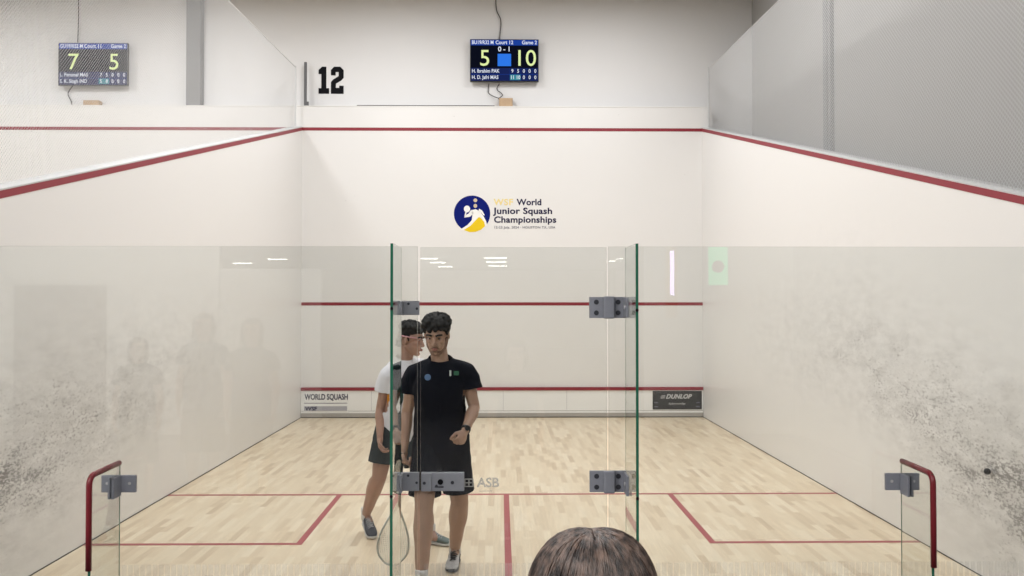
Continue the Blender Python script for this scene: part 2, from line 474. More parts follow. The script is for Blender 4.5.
bm = text_bm('DUNLOP', .095, (2.63, YF-.0385, .30), .004, 1.05, shear=.35, sx=1.0)
bm2 = B()
for k in range(3): poly(bm2, [(2.54+k*.008, .30+k*.018), (2.61+k*.004, .305+k*.018), (2.615+k*.004, .314+k*.018), (2.545+k*.008, .309+k*.018)], YF-.037)
obj('lettering', bm, M['silver'], sg); obj('arrow_mark', bm2, M['silver'], sg)
bm = text_bm('#playyouredge', .045, (2.81, YF-.0385, .205), .0, 1., align='CENTER'); obj('lettering', bm, M['silver'], sg)
for x in (2.45, 3.115):
    for z in (.225, .16): obj('small_print', boxes(((x, YF-.0385, z), (x+.055, YF-.0371, z+.02))), M['greyink'], sg)

# championship logo on the front wall
lg = thing('wall_logo', (-.45, YF, 2.9), 'round navy and yellow championship emblem with dark lettering on the front wall', 'logo')
cx, cz, R_ = -.456, 3.245, .29
circ = lambda x, z, r, n=48, a0=0, a1=2*PI: [(x+r*math.cos(a0+(a1-a0)*k/n), z+r*math.sin(a0+(a1-a0)*k/n)) for k in range(n)]
obj('disc', poly(B(), circ(cx, cz, R_, 64), YF-.001, .0015), M['navy'], lg)
L = lambda pts: [(cx+x*R_, cz+z*R_) for x, z in pts]
# white body sweep, then the yellow skirt
obj('white_figure', (lambda b: (
    poly(b, L([(-.62,-.86),(-.25,-.62),(-.02,-.36),(.02,-.06),(-.02,.2),(.2,.25),(.42,.14),(.62,-.12),(.78,-.42),(.82,-.62),(.6,-.86),(.3,-.98),(0,-1.03),(-.35,-.98)]), YF-.0026, .001),
    poly(b, L([(-.05,.22),(-.2,.0),(-.42,-.1),(-.42,-.22),(-.1,-.16),(.08,.02)]), YF-.0026, .001),
    poly(b, L([(.38,.28),(.55,.18),(.7,-.08),(.64,-.1),(.5,.06),(.36,.14)]), YF-.0026, .001),
    poly(b, L([(-.28+.17*math.cos(a), .26+.19*math.sin(a)) for a in [k*2*PI/20 for k in range(20)]]), YF-.0026, .001),
    poly(b, L([(-.36,.1),(-.28,.1),(-.36,-.12),(-.42,-.1)]), YF-.0026, .001), b)[-1])(B()), M['white'], lg)
obj('yellow_skirt', poly(B(), L([(-.46,-.9),(-.1,-.68),(.16,-.4),(.38,-.18),(.5,-.25),(.66,-.45),(.72,-.68),(.5,-.88),(.2,-1.0),(-.12,-1.02)]), YF-.0038, .001), M['yellow'], lg)
bm = B()
poly(bm, L([(.18+.105*math.cos(k*PI/8), .74+.105*math.sin(k*PI/8)) for k in range(16)]), YF-.0026, .001)
poly(bm, L([(.18+.1*math.cos(k*PI/8), .43+.11*math.sin(k*PI/8)) for k in range(16)]), YF-.0040, .001)
obj('head_and_ball', bm, M['sand'], lg)
TX = -.108
obj('lettering', text_bm('WSF', .138, (TX, YF-.002, 3.385), .0038, 1.12, sx=1.06), M['paleyel'], lg)
bm = text_bm('World', .138, (.26, YF-.002, 3.385), .0038, 1.03, sx=1.03)
addbm(bm, text_bm('Junior Squash', .138, (TX, YF-.002, 3.245), .0038, 1.04, sx=1.19))
addbm(bm, text_bm('Championships', .138, (TX, YF-.002, 3.105), .0038, 1.04, sx=1.13))
obj('lettering', bm, M['ink'], lg)
obj('lettering', text_bm('12-23 July, 2024 · HOUSTON TX, USA', .052, (TX, YF-.002, 3.01), .001, 1.1, sx=1.06), M['greyink'], lg)

# ------------------------------------------------------------------ beyond the court
YU = 14.0
struct('wall_back', boxes(((-10.5, YU, 0), (4.11, YU+.2, 8.6))), M['upper'])
struct('wall_side', boxes(((4.11, -26, 0), (4.3, YU+.2, 8.6))), M['bside'])
struct('wall_far', boxes(((-10.7, -26, 0), (-10.5, YU+.2, 8.6))), M['hallwall'])
struct('ceiling', boxes(((-10.7, -5.2, 8.6), (4.3, YU+.2, 8.8))), M['ceil'])
# neighbouring court
struct('wall_neighbour', boxes(((-9.72, YF, 0), (XL-.171, YF+.2, 4.96))), M['front'])
struct('trim_8', boxes(((-9.7, YF-.003, 4.57), (XL-.18, YF+.001, 4.62))), M['red'])
struct('trim_9', boxes(((-9.7, YF-.003, 1.78), (XL-.18, YF+.001, 1.83))), M['red'])
struct('floor_neighbour', boxes(((-9.72, YB-.03, -.1), (XL-.171, YF, 0))), M['floor'])
bm = boxes(((-9.9, YB, 0), (-9.73, YF, 3.4))); struct('wall_neighbour_far', bm, M['cap'])
# ledge lines
struct('trim_10', boxes(((-9.72, YF-.006, 4.955), (XR+.17, YF+.23, 4.968))), M['cap'])
# grey columns
bm = B(); box(bm, (-5.04, YU-.16, 4.0), (-4.81, YU, 8.6), .004); 
tag(obj('steel_column', bm, M['column'], base=(-4.95, YU-.08, 4.0)), 'grey column on the white wall above the neighbouring court', 'column')
bm = B()
xc = 4.06
yc0 = 863*xc/(833-500.6); yc1 = 863*xc/(825.5-500.6)
box(bm, (xc, yc0, 0), (4.11, yc1, 8.6), .006); box(bm, (xc-.012, yc0+.08, 0), (xc, yc0+.11, 8.6)); 
tag(obj('steel_column', bm, M['column'], base=(4.05, yc0, 0)), 'grey column on the side wall behind the right-hand netting', 'column')

# netting above the side walls
def netting(x, label, nm):
    n = thing('safety_net', (x, YF, 4.6), label, 'net')
    bm = B()
    y0, y1 = YF-.1, YB-2.0
    def wz(y): return 4.632 - 2.44*(YF-y)/9.75 if y > YB else 2.19
    def tz(y): return 5.56 - .035*(YF-y)
    ys = [y0, 10, 7, YB, y1]
    lo = [bm.verts.new((x, y, wz(y))) for y in ys]; hi = [bm.verts.new((x, y, tz(y))) for y in ys]
    for i in range(4): bm.faces.new((lo[i], lo[i+1], hi[i+1], hi[i]))
    obj('mesh_panel', bm, M[nm], n)
    bm = B(); tube(bm, [(x, y, tz(y)) for y in ys], .006, 6, 2); obj('top_cord', bm, M['alu'], n)
    bm = B(); box(bm, (x-.012, YF-.11, 4.63), (x+.012, YF-.085, 5.58), .003); obj('end_post', bm, M['alu'], n)
    return n
netting(XL-.085, 'tall safety net above the left side wall, in front of the neighbouring court', 'net')
netting(XR+.085, 'tall grey safety net above the right side wall', 'netg')
bm = B(); box(bm, (-3.165, YU-.12, 4.97), (-3.125, YU-.08, 5.70), .003); box(bm, (-3.15, YU-.13, 4.97), (-3.02, YU-.07, 4.985)); box(bm, (-3.125, YU-.12, 4.98), (-3.09, YU-.1, 5.06))
tag(obj('corner_bracket', bm, M['bracketm'], base=(-3.14, YU-.1, 4.97)), 'slim dark upright bracket on the ledge left of the number 12', 'bracket')

# number 12 in block figures
d0x, d0z, hh = -2.955, 5.215, .44
one = [(0,0),(.17,0),(.17,.09),(.125,.09),(.125,.44),(.055,.44),(0,.385),(0,.32),(.045,.32),(.045,.09),(0,.09)]
two = [(.20,0),(.405,0),(.405,.13),(.335,.13),(.335,.095),(.28,.095),(.28,.165),(.365,.215),(.405,.26),(.405,.385),(.35,.44),(.25,.44),(.20,.385),(.20,.30),(.275,.30),(.275,.355),(.325,.355),(.325,.285),(.24,.235),(.20,.19)]
nb = thing('court_number', (-2.75, YU, 5.2), 'black block number 12 on the upper wall at left', 'number')
obj('digit', poly(B(), [(d0x+x, d0z+z) for x, z in one], YU, .006), M['black'], nb)
obj('digit', poly(B(), [(d0x+x, d0z+z) for x, z in two], YU, .006), M['black'], nb)

# scoreboards
Mnavy = emit('screen_blue', (.015,.06,.38), .9); Mscr = emit('screen_black', (.004,.005,.012), 1.)
Mrow = emit('screen_row', (.012,.022,.11), .9); Mgrey = emit('screen_text', (.85,.9,1), .9)
Mlime = emit('screen_lime', (.80,.92,.42), 1.); Mbadge = emit('screen_badge', (.03,.20,.85), 1.); Mteal = emit('screen_teal', (.05,.28,.33), 1.)
def scoreboard(cxx, zz, sA, sB, court, mid, names, rows, label, dimtop):
    W, H = 1.11, .69; y = YU-.12
    x0, z0 = cxx-W/2, zz-H/2
    t = thing('scoreboard_screen', (cxx, y, z0), label, 'television')
    bm = B(); box(bm, (x0, y, z0), (x0+W, y+.05, z0+H), .006); obj('housing', bm, M['blackp'], t)
    bm = B(); box(bm, (cxx-.2, y+.05, zz-.15), (cxx+.2, YU, zz+.15)); obj('wall_mount', bm, M['blackp'], t)
    yy = y-.001
    sc = obj('screen', boxes(((x0+.012, yy-.001, z0+.014), (x0+W-.012, y+.004, z0+H-.012))), Mscr, t)
    u = lambda f: x0+.012+(W-.024)*f
    w = lambda f: z0+.014+(H-.026)*f
    def q(name, a, b, c, d, m, k=1): obj(name, boxes(((u(a), yy-.001-.0006*k, w(b)), (u(c), yy-.001, w(d)))), m, sc)
    q('header_bar', 0, .865, 1, 1, Mnavy)
    q('table_rows', 0, 0, 1, .315, Mrow)
    if mid: q('centre_badge', .40, .36, .60, .66, Mbadge)
    q('won_cells', .585, .02, .74, .15, Mteal, 2)
    ty = yy-.004
    def T(s, sz, a, b, al='LEFT', off=.0015, sx=1.): return text_bm(s, sz, (u(a), ty, w(b)), off, 1., al, .0005, sx=sx)
    TX_ = lambda *a, **k: obj('screen_text', T(*a, **k), Mgrey, sc)
    TX_(dimtop, .085, .015, .895, sx=.8); TX_(court, .085, .5, .895, 'CENTER', sx=.9); TX_('Game 2', .085, .985, .895, 'RIGHT', sx=.9)
    if mid: TX_(mid, .11, .5, .72, 'CENTER', .002)
    TX_(names[0], .082, .015, .20, sx=.85); TX_(names[1], .082, .015, .045, sx=.85)
    for r, b in zip(rows, (.20, .045)):
        for k, s in enumerate(r): TX_(s, .082, .62+.085*k, b, 'CENTER', sx=.85)
    obj('score_figure', T(sA, .37, .21, .37, 'CENTER', .001), Mlime, sc); obj('score_figure', T(sB, .37, .81, .37, 'CENTER', .001), Mlime, sc)
    bm = B()
    for f in (.575, .66, .745, .83, .915): box(bm, (u(f)-.001, yy-.0025, w(0)), (u(f)+.001, yy-.001, w(.31)))
    box(bm, (u(0), yy-.0025, w(.155)), (u(1), yy-.001, w(.162))); obj('grid_lines', bm, Mgrey, sc) if False else obj('grid_lines', bm, Mnavy, sc)
    return t
scoreboard(.06, 5.735, '5', '10', 'Court 12', '0 - 1', ('H. Ibrahim PAK', 'H. D. Jafri MAS'), (('9','5','0','0','0'), ('11','10','0','0','0')),
           'bright wall-mounted scoreboard screen showing 5 and 10 above the front wall', 'BU19/R32 M')
scoreboard(-6.54, 5.65, '7', '5', 'Court 11', None, ('L. Perumal MAS', 'S. K. Singh IND'), (('7','5','0','0','0'), ('5','8','0','0','0')),
           'scoreboard screen showing 7 and 5 seen through the left netting', 'GU19/R32 M')
def cord(pts, r, label):
    bm = B(); tube(bm, pts, r, 8, 8); tag(obj('power_cable', bm, M['cable'], True and None, True, base=pts[0]), label, 'cable')
yk = YU-.03
cord([(-.08,yk,6.95),(-.07,yk,6.6),(.0,yk,6.42),(-.01,yk,6.2),(-.03,yk,6.06)], .008, 'dark cable hanging down the wall to the top of the bright scoreboard screen')
cord([(-.19,yk,5.38),(-.2,yk,5.24),(-.12,yk-.03,5.17),(.0,yk-.05,5.12),(.02,YU-.11,5.10)], .007, 'dark cable looping from the left underside of the bright screen to the block')
cord([(-.02,yk,5.38),(-.06,yk,5.29),(.03,yk,5.2),(-.03,yk,5.13),(.09,YU-.04,5.10)], .007, 'crinkled dark cable from the middle underside of the bright screen to the block')
cord([(-6.83,yk,7.0),(-6.82,yk,6.5),(-6.83,yk,6.03)], .008, 'thin cable hanging down to the scoreboard screen behind the left netting')
cord([(-6.90,yk,5.33),(-6.98,yk,5.2),(-6.93,yk,5.08),(-6.88,yk-.05,4.985),(-6.80,yk-.05,4.985)], .008, 'thin cable drooping from the screen behind the left netting to the ledge')
cord([(-2.3,YF+.02,4.977),(-1.9,YF+.03,4.980),(-1.4,YF+.02,4.977),(-.7,YF+.03,4.980),(-.1,YF+.02,4.977)], .009, 'dark cable lying along the ledge between the number 12 and the block')
def block(x, w, h, label):
    t = thing('timber_block', (x, YU-.08, 4.968), label, 'block')
    bm = B(); box(bm, (x-w/2, YU-.14, 4.968), (x+w/2, YU-.01, 4.968+h), .006); obj('body', bm, M['wood'], t)
    bm = B(); box(bm, (x-w/2-.09, YU-.13, 4.968), (x+w/2+.07, YU-.03, 4.985), .003); obj('foot_plate', bm, M['cable'], t)
block(.085, .22, .155, 'small pale wooden block on the ledge below the bright screen')
block(-6.56, .25, .10, 'small pale wooden block on the ledge behind the left netting')

# squash ball in play by the right wall
bm = B(); pb = at(989, 472, 863*3.205/(989-500.6)); ell(bm, pb, (.0215,)*3)
tag(obj('squash_ball', bm, M['ball'], None, True, base=pb), 'small black squash ball against the right side wall', 'ball')

# ------------------------------------------------------------------ glass back wall
GT = 2.105; G0, G1 = YB-.006, YB+.006
def gpanel(bm, a, b, edgeaxis=None):
    box(bm, a, b)
    for f in bm.faces:
        n = f.normal; f.material_index = 1 if abs(n[edgeaxis]) < .5 else 0
    bm.normal_update()
    for f in bm.faces: f.material_index = 0 if abs(f.normal[edgeaxis]) > .5 else 1
    return bm
DX0, DX1 = -.372, .493
p = obj('glass_wall', gpanel(B(), (XL+.004, G0, 0), (DX0-.014, G1, GT), 1), [M['glass'], M['edge2']], base=((XL+DX0)/2, YB, 0))
tag(p, 'fixed clear glass wall beside the door on its left', 'glass wall')
obj('frosted_band', boxes(((-1.76, G0-.0012, .42), (DX0-.03, G0-.0006, .637))), M['frost'], p)
p = obj('glass_wall', gpanel(B(), (DX1+.011, G0, 0), (XR-.004, G1, GT), 1), [M['glass'], M['edge2']], base=((XR+DX1)/2, YB, 0))
tag(p, 'fixed clear glass wall beside the door on its right', 'glass wall')
obj('frosted_band', boxes(((DX1+.03, G0-.0012, .42), (XR-.25, G0-.0006, .637))), M['frost'], p)
dr = thing('glass_door', ((DX0+DX1)/2, YB, .01), 'frameless clear glass door in the middle of the back wall', 'door')
leaf = obj('door_leaf', gpanel(B(), (DX0, G0, .01), (DX1, G1, GT-.004), 1), [M['glass'], M['edge2']], dr)
obj('frosted_band', boxes(((DX0+.02, G0-.0012, .42), (DX1-.02, G0-.0006, .637))), M['frost'], leaf)
bm = text_bm('ASB', .060, (-.108, G0-.0016, .990), .0016, 1.0, ext=.0004)
for k in range(3):
    zz = .99+k*.017
    box(bm, (-.165, G0-.002, zz), (-.128 - (.006 if k==1 else 0), G0-.0012, zz+.0045))
box(bm, (-.168, G0-.002, .990), (-.163, G0-.0012, 1.028)); box(bm, (-.130, G0-.002, .990), (-.125, G0-.0012, 1.028)); box(bm, (-.149, G0-.002, .996), (-.144, G0-.0012, 1.022))
addbm(bm, text_bm('GlassCourt', .013, (-.10, G0-.0016, .968), 0, 1.0, ext=.0004))
obj('lettering', bm, M['etch'], leaf)
# lock on the door
lk = obj('lock_case', box(B(), (DX0+.006, G0-.022, .975), (-.168, G0, 1.060), .0025), M['steell'], dr)
bm = B(); box(bm, (DX0+.008, G0-.034, .977), (-.318, G0-.022, 1.058), .002); obj('raised_plate', bm, M['steell'], lk)
bm = B(); cyl(bm, (-.277, G0-.024, 1.018), (0,1,0), .0125, .006, 24); obj('key_cylinder', bm, M['black'], lk)
bm = B(); cyl(bm, (-.222, G0-.0235, 1.015), (0,1,0), .008, .004, 16); cyl(bm, (-.350, G0-.0355, 1.015), (0,1,0), .007, .004, 16); obj('screw', bm, M['screw'], lk)
bm = B(); cyl(bm, (-.295, G0-.0235, 1.000), (0,1,0), .006, .003, 16); box(bm, (-.303, G0-.0245, .992), (-.262, G0-.022, .998)); obj('thumb_slot', bm, M['screw'], lk)

def fin(x, ztop, depth, name, label):
    """glass stiffening fin standing square to the back wall, on the viewer's side"""
    o = obj(name, gpanel(B(), (x-.006, G0-depth, 0), (x+.006, G0-.001, ztop), 0), [M['glass'], M['edge']], base=(x, G0-depth/2, 0))
    return tag(o, label, 'glass fin')
XA, XB, XC, XD = -.466, .586, -1.758, 1.872
fin(XA, 2.098, .315, 'glass_fin', 'tall glass fin standing square to the wall left of the door')
fin(XB, 2.098, .315, 'glass_fin', 'tall glass fin standing square to the wall right of the door')
for x, side, s in ((XC, 'left', -1), (XD, 'right', 1)):
    o = fin(x, 1.10, .285, 'glass_fin', 'short glass fin with a red guard at the far '+side)
    path = [V((x, G0-.002, 1.105)), V((x, G0-.12, 1.104)), V((x, G0-.235, 1.102))]
    for k in range(0, 91, 15): path.append(V((x, G0-.245-.045*math.sin(math.radians(k)), 1.06+.042*math.cos(math.radians(k)))))
    path += [V((x, G0-.291, .9)), V((x, G0-.291, .70))]
    bm = B(); loft(bm, [(p_, .0125, .0125) for p_ in path], 14, up=(1,0,0)); obj('edge_guard', bm, M['redpad'], o, True)
# clamps between low fins and the panels
for x, s, lab in ((XC, 1, 'grey metal clamp on the short left fin'), (XD, -1, 'grey metal clamp on the short right fin')):
    t = thing('glass_clamp', (x, G0-.03, .97), lab, 'clamp')
    for q in (1, -1):
        xs = sorted((x+q*.0065, x+q*.083)); bm = B(); box(bm, (xs[0], G0-.016, .972), (xs[1], G0-.0005, 1.050), .002); wp = obj('wall_plate', bm, M['steel'], t)
        bm = B(); cyl(bm, (x+q*.055, G0-.0165, 1.014), (0,1,0), .007, .003, 16); obj('screw', bm, M['alu'], wp)
        xs = sorted((x+q*.0065, x+q*.018)); bm = B(); box(bm, (xs[0], G0-.095, .958), (xs[1], G0-.0165, 1.052), .002); obj('fin_plate', bm, M['steel'], t)
# door hinges on the right
def hinge(z, lab):
    t = thing('door_hinge', (DX1, G0-.02, z), lab, 'hinge', None)
    h = .098
    bm = B(); box(bm, (.412, G0-.016, z), (.492, G0, z+h), .002); a = obj('door_plate', bm, M['steel'], t)
    bm = B(); box(bm, (.476, G0-.036, z-.003), (.527, G0-.0161, z+h+.003), .006); obj('knuckle', bm, M['steel'], t)
    bm = B(); box(bm, (.506, G0-.016, z), (.582, G0, z+h), .002); b = obj('panel_plate', bm, M['steel'], t)
    bm = B(); box(bm, (XB-.018, G0-.12, z+.004), (XB-.0065, G0-.0161, z+h-.004), .002); c = obj('fin_plate', bm, M['steel'], t)
    for zz in (z+.024, z+h-.024):
        bm = B(); cyl(bm, (.444, G0-.0165, zz), (0,1,0), .0115, .004, 18); obj('screw', bm, M['screw'], a)
        bm = B(); cyl(bm, (.545, G0-.0165, zz), (0,1,0), .0115, .004, 18); obj('screw', bm, M['screw'], b)
    bm = B(); cyl(bm, (XB-.0195, G0-.07, z+h/2), (1,0,0), .009, .004, 18); obj('screw', bm, M['alu'], c)
    bm = B(); cyl(bm, (XB-.0, G0-.3165, z+h/2-.01), (0,1,0), .007, .004, 16); obj('edge_stud', bm, M['black'], t)
hinge(1.772, 'upper grey metal door hinge on the right of the glass door')
hinge(.967, 'lower grey metal door hinge on the right of the glass door')
def clampL(z, h, lab, ext):
    t = thing('fin_bracket', (XA+.04, G0-.02, z), lab, 'bracket')
    bm = B(); box(bm, (XA+.0065, G0-.016, z), (DX0-.004, G0-.0005, z+h), .002); a = obj('panel_plate', bm, M['steell'], t)
    bm = B(); box(bm, (XA-.024, G0-.016, z), (XA-.0065, G0-.0005, z+h), .002); obj('panel_plate', bm, M['steell'], t)
    bm = B(); box(bm, (XA+.0065, G0-.075, z+.002), (XA+.017, G0-.0165, z+h-.002), .002); c = obj('fin_plate', bm, M['steell'], t)
    for q in ((XA+.040, z+h-.014), (DX0-.015, z+h*.45)):
        bm = B(); cyl(bm, (q[0], G0-.0165, q[1]), (0,1,0), .006, .003, 16); obj('screw', bm, M['screw'], a)
    bm = B(); cyl(bm, (XA+.0, G0-.3165, z+h/2), (0,1,0), .007, .004, 16); obj('edge_stud', bm, M['black'], t)
clampL(1.786, .066, 'upper pale metal bracket joining the left fin and panel beside the door', 0)
clampL(.975, .085, 'lower pale metal bracket beside the door lock', 0)

# ------------------------------------------------------------------ people
def frame_from(fwd, up=(0,0,1)):
    """matrix whose +Y is the facing direction, +Z up, +X to the figure's right-hand side (seen from behind)"""
    y = V(fwd).normalized(); z = V(up); x = y.cross(z).normalized(); z = x.cross(y).normalized()
    return Matrix((x, y, z)).transposed()
def head_prims(bm, c, R, k=1.0):
    P = lambda x, y, z: c + R @ (V((x, y, z))*k)
    E = lambda p, r, n=18: ell(bm, P(*p), tuple(a*k for a in r), R, n)
    E((0,-.014,.032), (.075,.096,.086)); E((0,.028,-.040), (.060,.062,.075))
    E((0,.040,.035), (.062,.052,.055))
    E((0,.066,-.098), (.024,.022,.018))
    for s in (-1, 1):
        cap_seg(bm, P(s*.056,-.005,-.045), P(s*.024,.058,-.096), .019*k, .017*k)
        E((s*.041,.060,-.018), (.021,.022,.018))
        E((s*.079,-.008,-.002), (.009,.018,.031), 12)
        E((s*.0125,.098,-.036), (.010,.011,.008), 10)
        cap_seg(bm, P(s*.014,.088,.034), P(s*.05,.070,.030), .010*k, .008*k)
        E((s*.031,.076,.010), (.0155,.010,.0085), 12)     # lids
    cap_seg(bm, P(0,.086,.016), P(0,.108,-.028), .0085*k, .0125*k)
    E((0,.090,-.064), (.022,.011,.012), 12)
def head_parts(root, c, R, skin, k=1.0, brow=None, lips=None, beard=None):
    P = lambda x, y, z: c + R @ (V((x, y, z))*k)
    for s in (-1, 1):
        bm = B(); ell(bm, P(s*.031,.0795,.009), (.0115*k,.0075*k,.0046*k), R, 14); e = obj('eye', bm, M['eyew'], root, True)
        bm = B(); ell(bm, P(s*.031,.0865,.008), (.0056*k,.003*k,.0044*k), R, 12); obj('iris', bm, M['iris'], e, True)
        bm = B(); tube(bm, [P(s*.013,.0975,.029), P(s*.03,.096,.036), P(s*.052,.078,.030)], .0062*k, 8, 5); obj('eyebrow', bm, brow or M['hairk'], root, True)
    bm = B(); ell(bm, P(0,.0985,-.060), (.021*k,.007*k,.0042*k), R, 14); ell(bm, P(0,.0985,-.068), (.017*k,.007*k,.005*k), R, 14)
    obj('lips', bm, lips or M['lip'], root, True)
def hand_prims(bm, wrist, d, pn, thumb, curl=(35,45,35), spread=1., k=1., curlf=None):
    """d: direction wrist->knuckles, pn: palm normal (fingers close towards it), thumb: side of the thumb"""
    d = V(d).normalized(); pn = V(pn); pn = (pn-d*pn.dot(d)).normalized(); sd = d.cross(pn).normalized()
    if sd.dot(V(thumb)) < 0: sd = -sd
    w = V(wrist)
    R = Matrix((sd, d, pn)).transposed()
    ell(bm, w+d*.048*k, (.040*k,.052*k,.0155*k), R, 16)
    cap_seg(bm, w-d*.01*k, w+d*.03*k, .024*k, .025*k)
    kn = [(.030,.084,.030,.0088), (.0105,.090,.033,.009), (-.0095,.086,.031,.0087), (-.028,.077,.025,.0077)]
    for i, (o, l, sl, r) in enumerate(kn):
        p = w + sd*o*k + d*l*k*.93
        ang = 0; lens = (sl*1.25, sl*.8, sl*.65)
        dirv = (d + sd*(o*1.2*spread)).normalized()
        cc = curlf[i] if curlf else curl
        cap_seg(bm, w+sd*o*.6*k+d*.03*k, p, r*1.1*k, r*1.1*k, 10)
        for s_, a in zip(lens, cc):
            ang += a
            dd = dirv*math.cos(math.radians(ang)) + pn*math.sin(math.radians(ang))
            q = p + dd*s_*k; cap_seg(bm, p, q, r*k, r*.9*k, 10); p = q; r *= .92
    # thumb from the side of the palm near its base
    p = w + sd*.026*k + d*.025*k
    t1 = (sd*.75 + d*.75 + pn*.35).normalized(); q = p + t1*.038*k; cap_seg(bm, p, q, .0135*k, .011*k, 10)
    t2 = (d*.85 + pn*.6 + sd*.05).normalized(); r_ = q + t2*.030*k; cap_seg(bm, q, r_, .0105*k, .0095*k, 10)
    t3 = (d*.7 + pn*.75 - sd*.35).normalized(); cap_seg(bm, r_, r_+t3*.022*k, .0095*k, .0078*k, 10)
def limb(bm, pts, rads, n=16):
    path = []
    m = 6
    for i in range(len(pts)-1):
        for j in range(m):
            t = j/m; path.append((V(pts[i]).lerp(V(pts[i+1]), t), rads[i]+(rads[i+1]-rads[i])*(t*t*(3-2*t))))
    path.append((V(pts[-1]), rads[-1]))
    loft(bm, [(p, r, r) for p, r in path], n)
    for p, r in zip(pts, rads): ell(bm, p, (r,)*3, None, 14)
def arm_prims(bm, sh, el, wr, k=1.):
    sh, el, wr = V(sh), V(el), V(wr); u = el-sh; f = wr-el
    limb(bm, [sh, sh+u*.35, sh+u*.8, el, el+f*.25, el+f*.7, wr], [r*k for r in (.050,.049,.041,.038,.043,.032,.026)])
def leg_prims(bm, hip, kn, an, back, k=1.):
    hip, kn, an = V(hip), V(kn), V(an); t = kn-hip; s = an-kn; bk = V(back)
    limb(bm, [hip, hip+t*.3, hip+t*.75, kn, kn+s*.28+bk*.012, kn+s*.65+bk*.004, an], [r*k for r in (.092,.087,.070,.061,.066,.050,.038)])
    ell(bm, kn-bk*.018, (.042*k,.042*k,.046*k)); ell(bm, kn+s*.27+bk*.03, (.052*k,.046*k,.09*k))
    cap_seg(bm, an, an-bk*.06+V((0,0,-.045)), .033*k, .028*k)
def torso_sec(R, base, lst):
    return [(base + R @ V((0, dy, 0)) + V((dx, 0, z)), rx, ry) for dx, dy, z, rx, ry in lst]
def shoe(root, heel, toe, mat_up, mat_sole, mat_lace, k=1., lift=0.):
    heel, toe = V(heel), V(toe); d = (toe-heel); L_ = d.length; d.normalize()
    s = V((0,0,1)).cross(d).normalized(); up = d.cross(s)*-1 if d.cross(s).z < 0 else d.cross(s)
    def ring(bm, t, w, z0, z1, n=20, off=0, sq=2.6):
        c = heel + d*(t*L_)
        return [bm.verts.new(c + s*(w*math.copysign(abs(math.cos(a))**(2/sq), math.cos(a))+off) + up*((z0+z1)/2 + (z1-z0)/2*math.copysign(abs(math.sin(a))**(2/sq), math.sin(a)))) for a in [2*PI*i/n for i in range(n)]]
    def body(secs):
        bm = B(); rr = [ring(bm, *q) for q in secs]; n = len(rr[0])
        for a, b in zip(rr, rr[1:]):
            for i in range(n): bm.faces.new((a[i], a[(i+1)%n], b[(i+1)%n], b[i]))
        bm.faces.new(rr[0][::-1]); bm.faces.new(rr[-1]); return bm
    sh = obj('shoe', body([(0,.018,.02,.06),(.015,.03,.018,.085),(.08,.036,.018,.10),(.2,.037,.018,.105),(.33,.037,.018,.10),(.45,.038,.018,.082),(.62,.044,.018,.066),(.78,.046,.018,.055),(.9,.040,.018,.046),(.97,.028,.02,.038),(1.,.012,.022,.030)]), mat_up, root, True)
    obj('sole', body([(-.01,.018,.004,.022),(.0,.030,.001,.03),(.08,.038,.0,.03),(.3,.036,.0,.028),(.5,.039,.0,.026),(.78,.049,.0,.026),(.92,.042,.003,.027),(.99,.028,.008,.03),(1.015,.012,.012,.028)]), mat_sole, sh, True)
    bm = B()
    for i, t in enumerate((.36,.43,.50,.57,.64)):
        h = (.097,.088,.079,.071,.066)[i]; c = heel + d*(t*L_)
        tube(bm, [c+s*.026+up*(h-.008), c+s*.0+up*(h+.004), c-s*.026+up*(h-.008)], .0036, 6, 4)
        tube(bm, [c+s*.024+up*(h-.008), c+d*.015+up*(h+.003), c+d*.02-s*.024+up*(h-.012)], .003, 6, 4)
    tube(bm, [heel+d*(.34*L_)+up*.102+s*a for a in (0,.015,.03,.012)], .003, 6, 4)
    obj('laces', bm, mat_lace, sh, True)
    for sg in (-1, 1):
        bm = B(); tube(bm, [heel+d*(.25*L_)+s*sg*.0375+up*.07, heel+d*(.42*L_)+s*sg*.039+up*.045, heel+d*(.62*L_)+s*sg*.0435+up*.04], .005, 6, 4); obj('side_stripe', bm, mat_lace, sh, True)
    return sh
def sock(root, an, down, r0, mat, h=.06):
    an = V(an); bm = B(); d = V(down).normalized()
    loft(bm, [(an-d*h, r0*1.12, r0*1.12), (an-d*h*.97, r0*1.2, r0*1.2), (an-d*h*.5, r0*1.15, r0*1.15), (an, r0*1.13, r0*1.13), (an+d*.04, r0*1.15, r0*1.15)], 18)
    obj('sock', bm, mat, root, True)
M['eyew'] = plain('eye_white', (.30,.27,.25), .3, nz=0); M['iris'] = plain('dark_iris', (.02,.012,.01), .2, nz=0)
M['lip'] = plain('lip_skin', (.36,.15,.12), .45, nz=.05)
M['hairk'] = mat_hair('black_hair', (.004,.004,.004), (.010,.009,.009), .75)
def mat_longhair():
    m, nt, out = newmat('dark_brown_hair'); b = pr(nt, out, (.03,.02,.016), .38, spec=.4)
    tc = nt.nodes.new('ShaderNodeTexCoord'); sp = nt.nodes.new('ShaderNodeSeparateXYZ'); nt.links.new(tc.outputs['Object'], sp.inputs[0])
    v = comb(nt, mathn(nt,'MULTIPLY',sp.outputs[0],110), mathn(nt,'MULTIPLY',sp.outputs[1],60), mathn(nt,'MULTIPLY',sp.outputs[2],9))
    n = noisen(nt, v, 1, 3, .6)
    nt.links.new(mixc(nt, maprange(nt, n, .38, .70), (.015,.010,.009), (.15,.10,.08)), b.inputs['Base Color'])
    return m
M['hairb'] = mat_longhair()
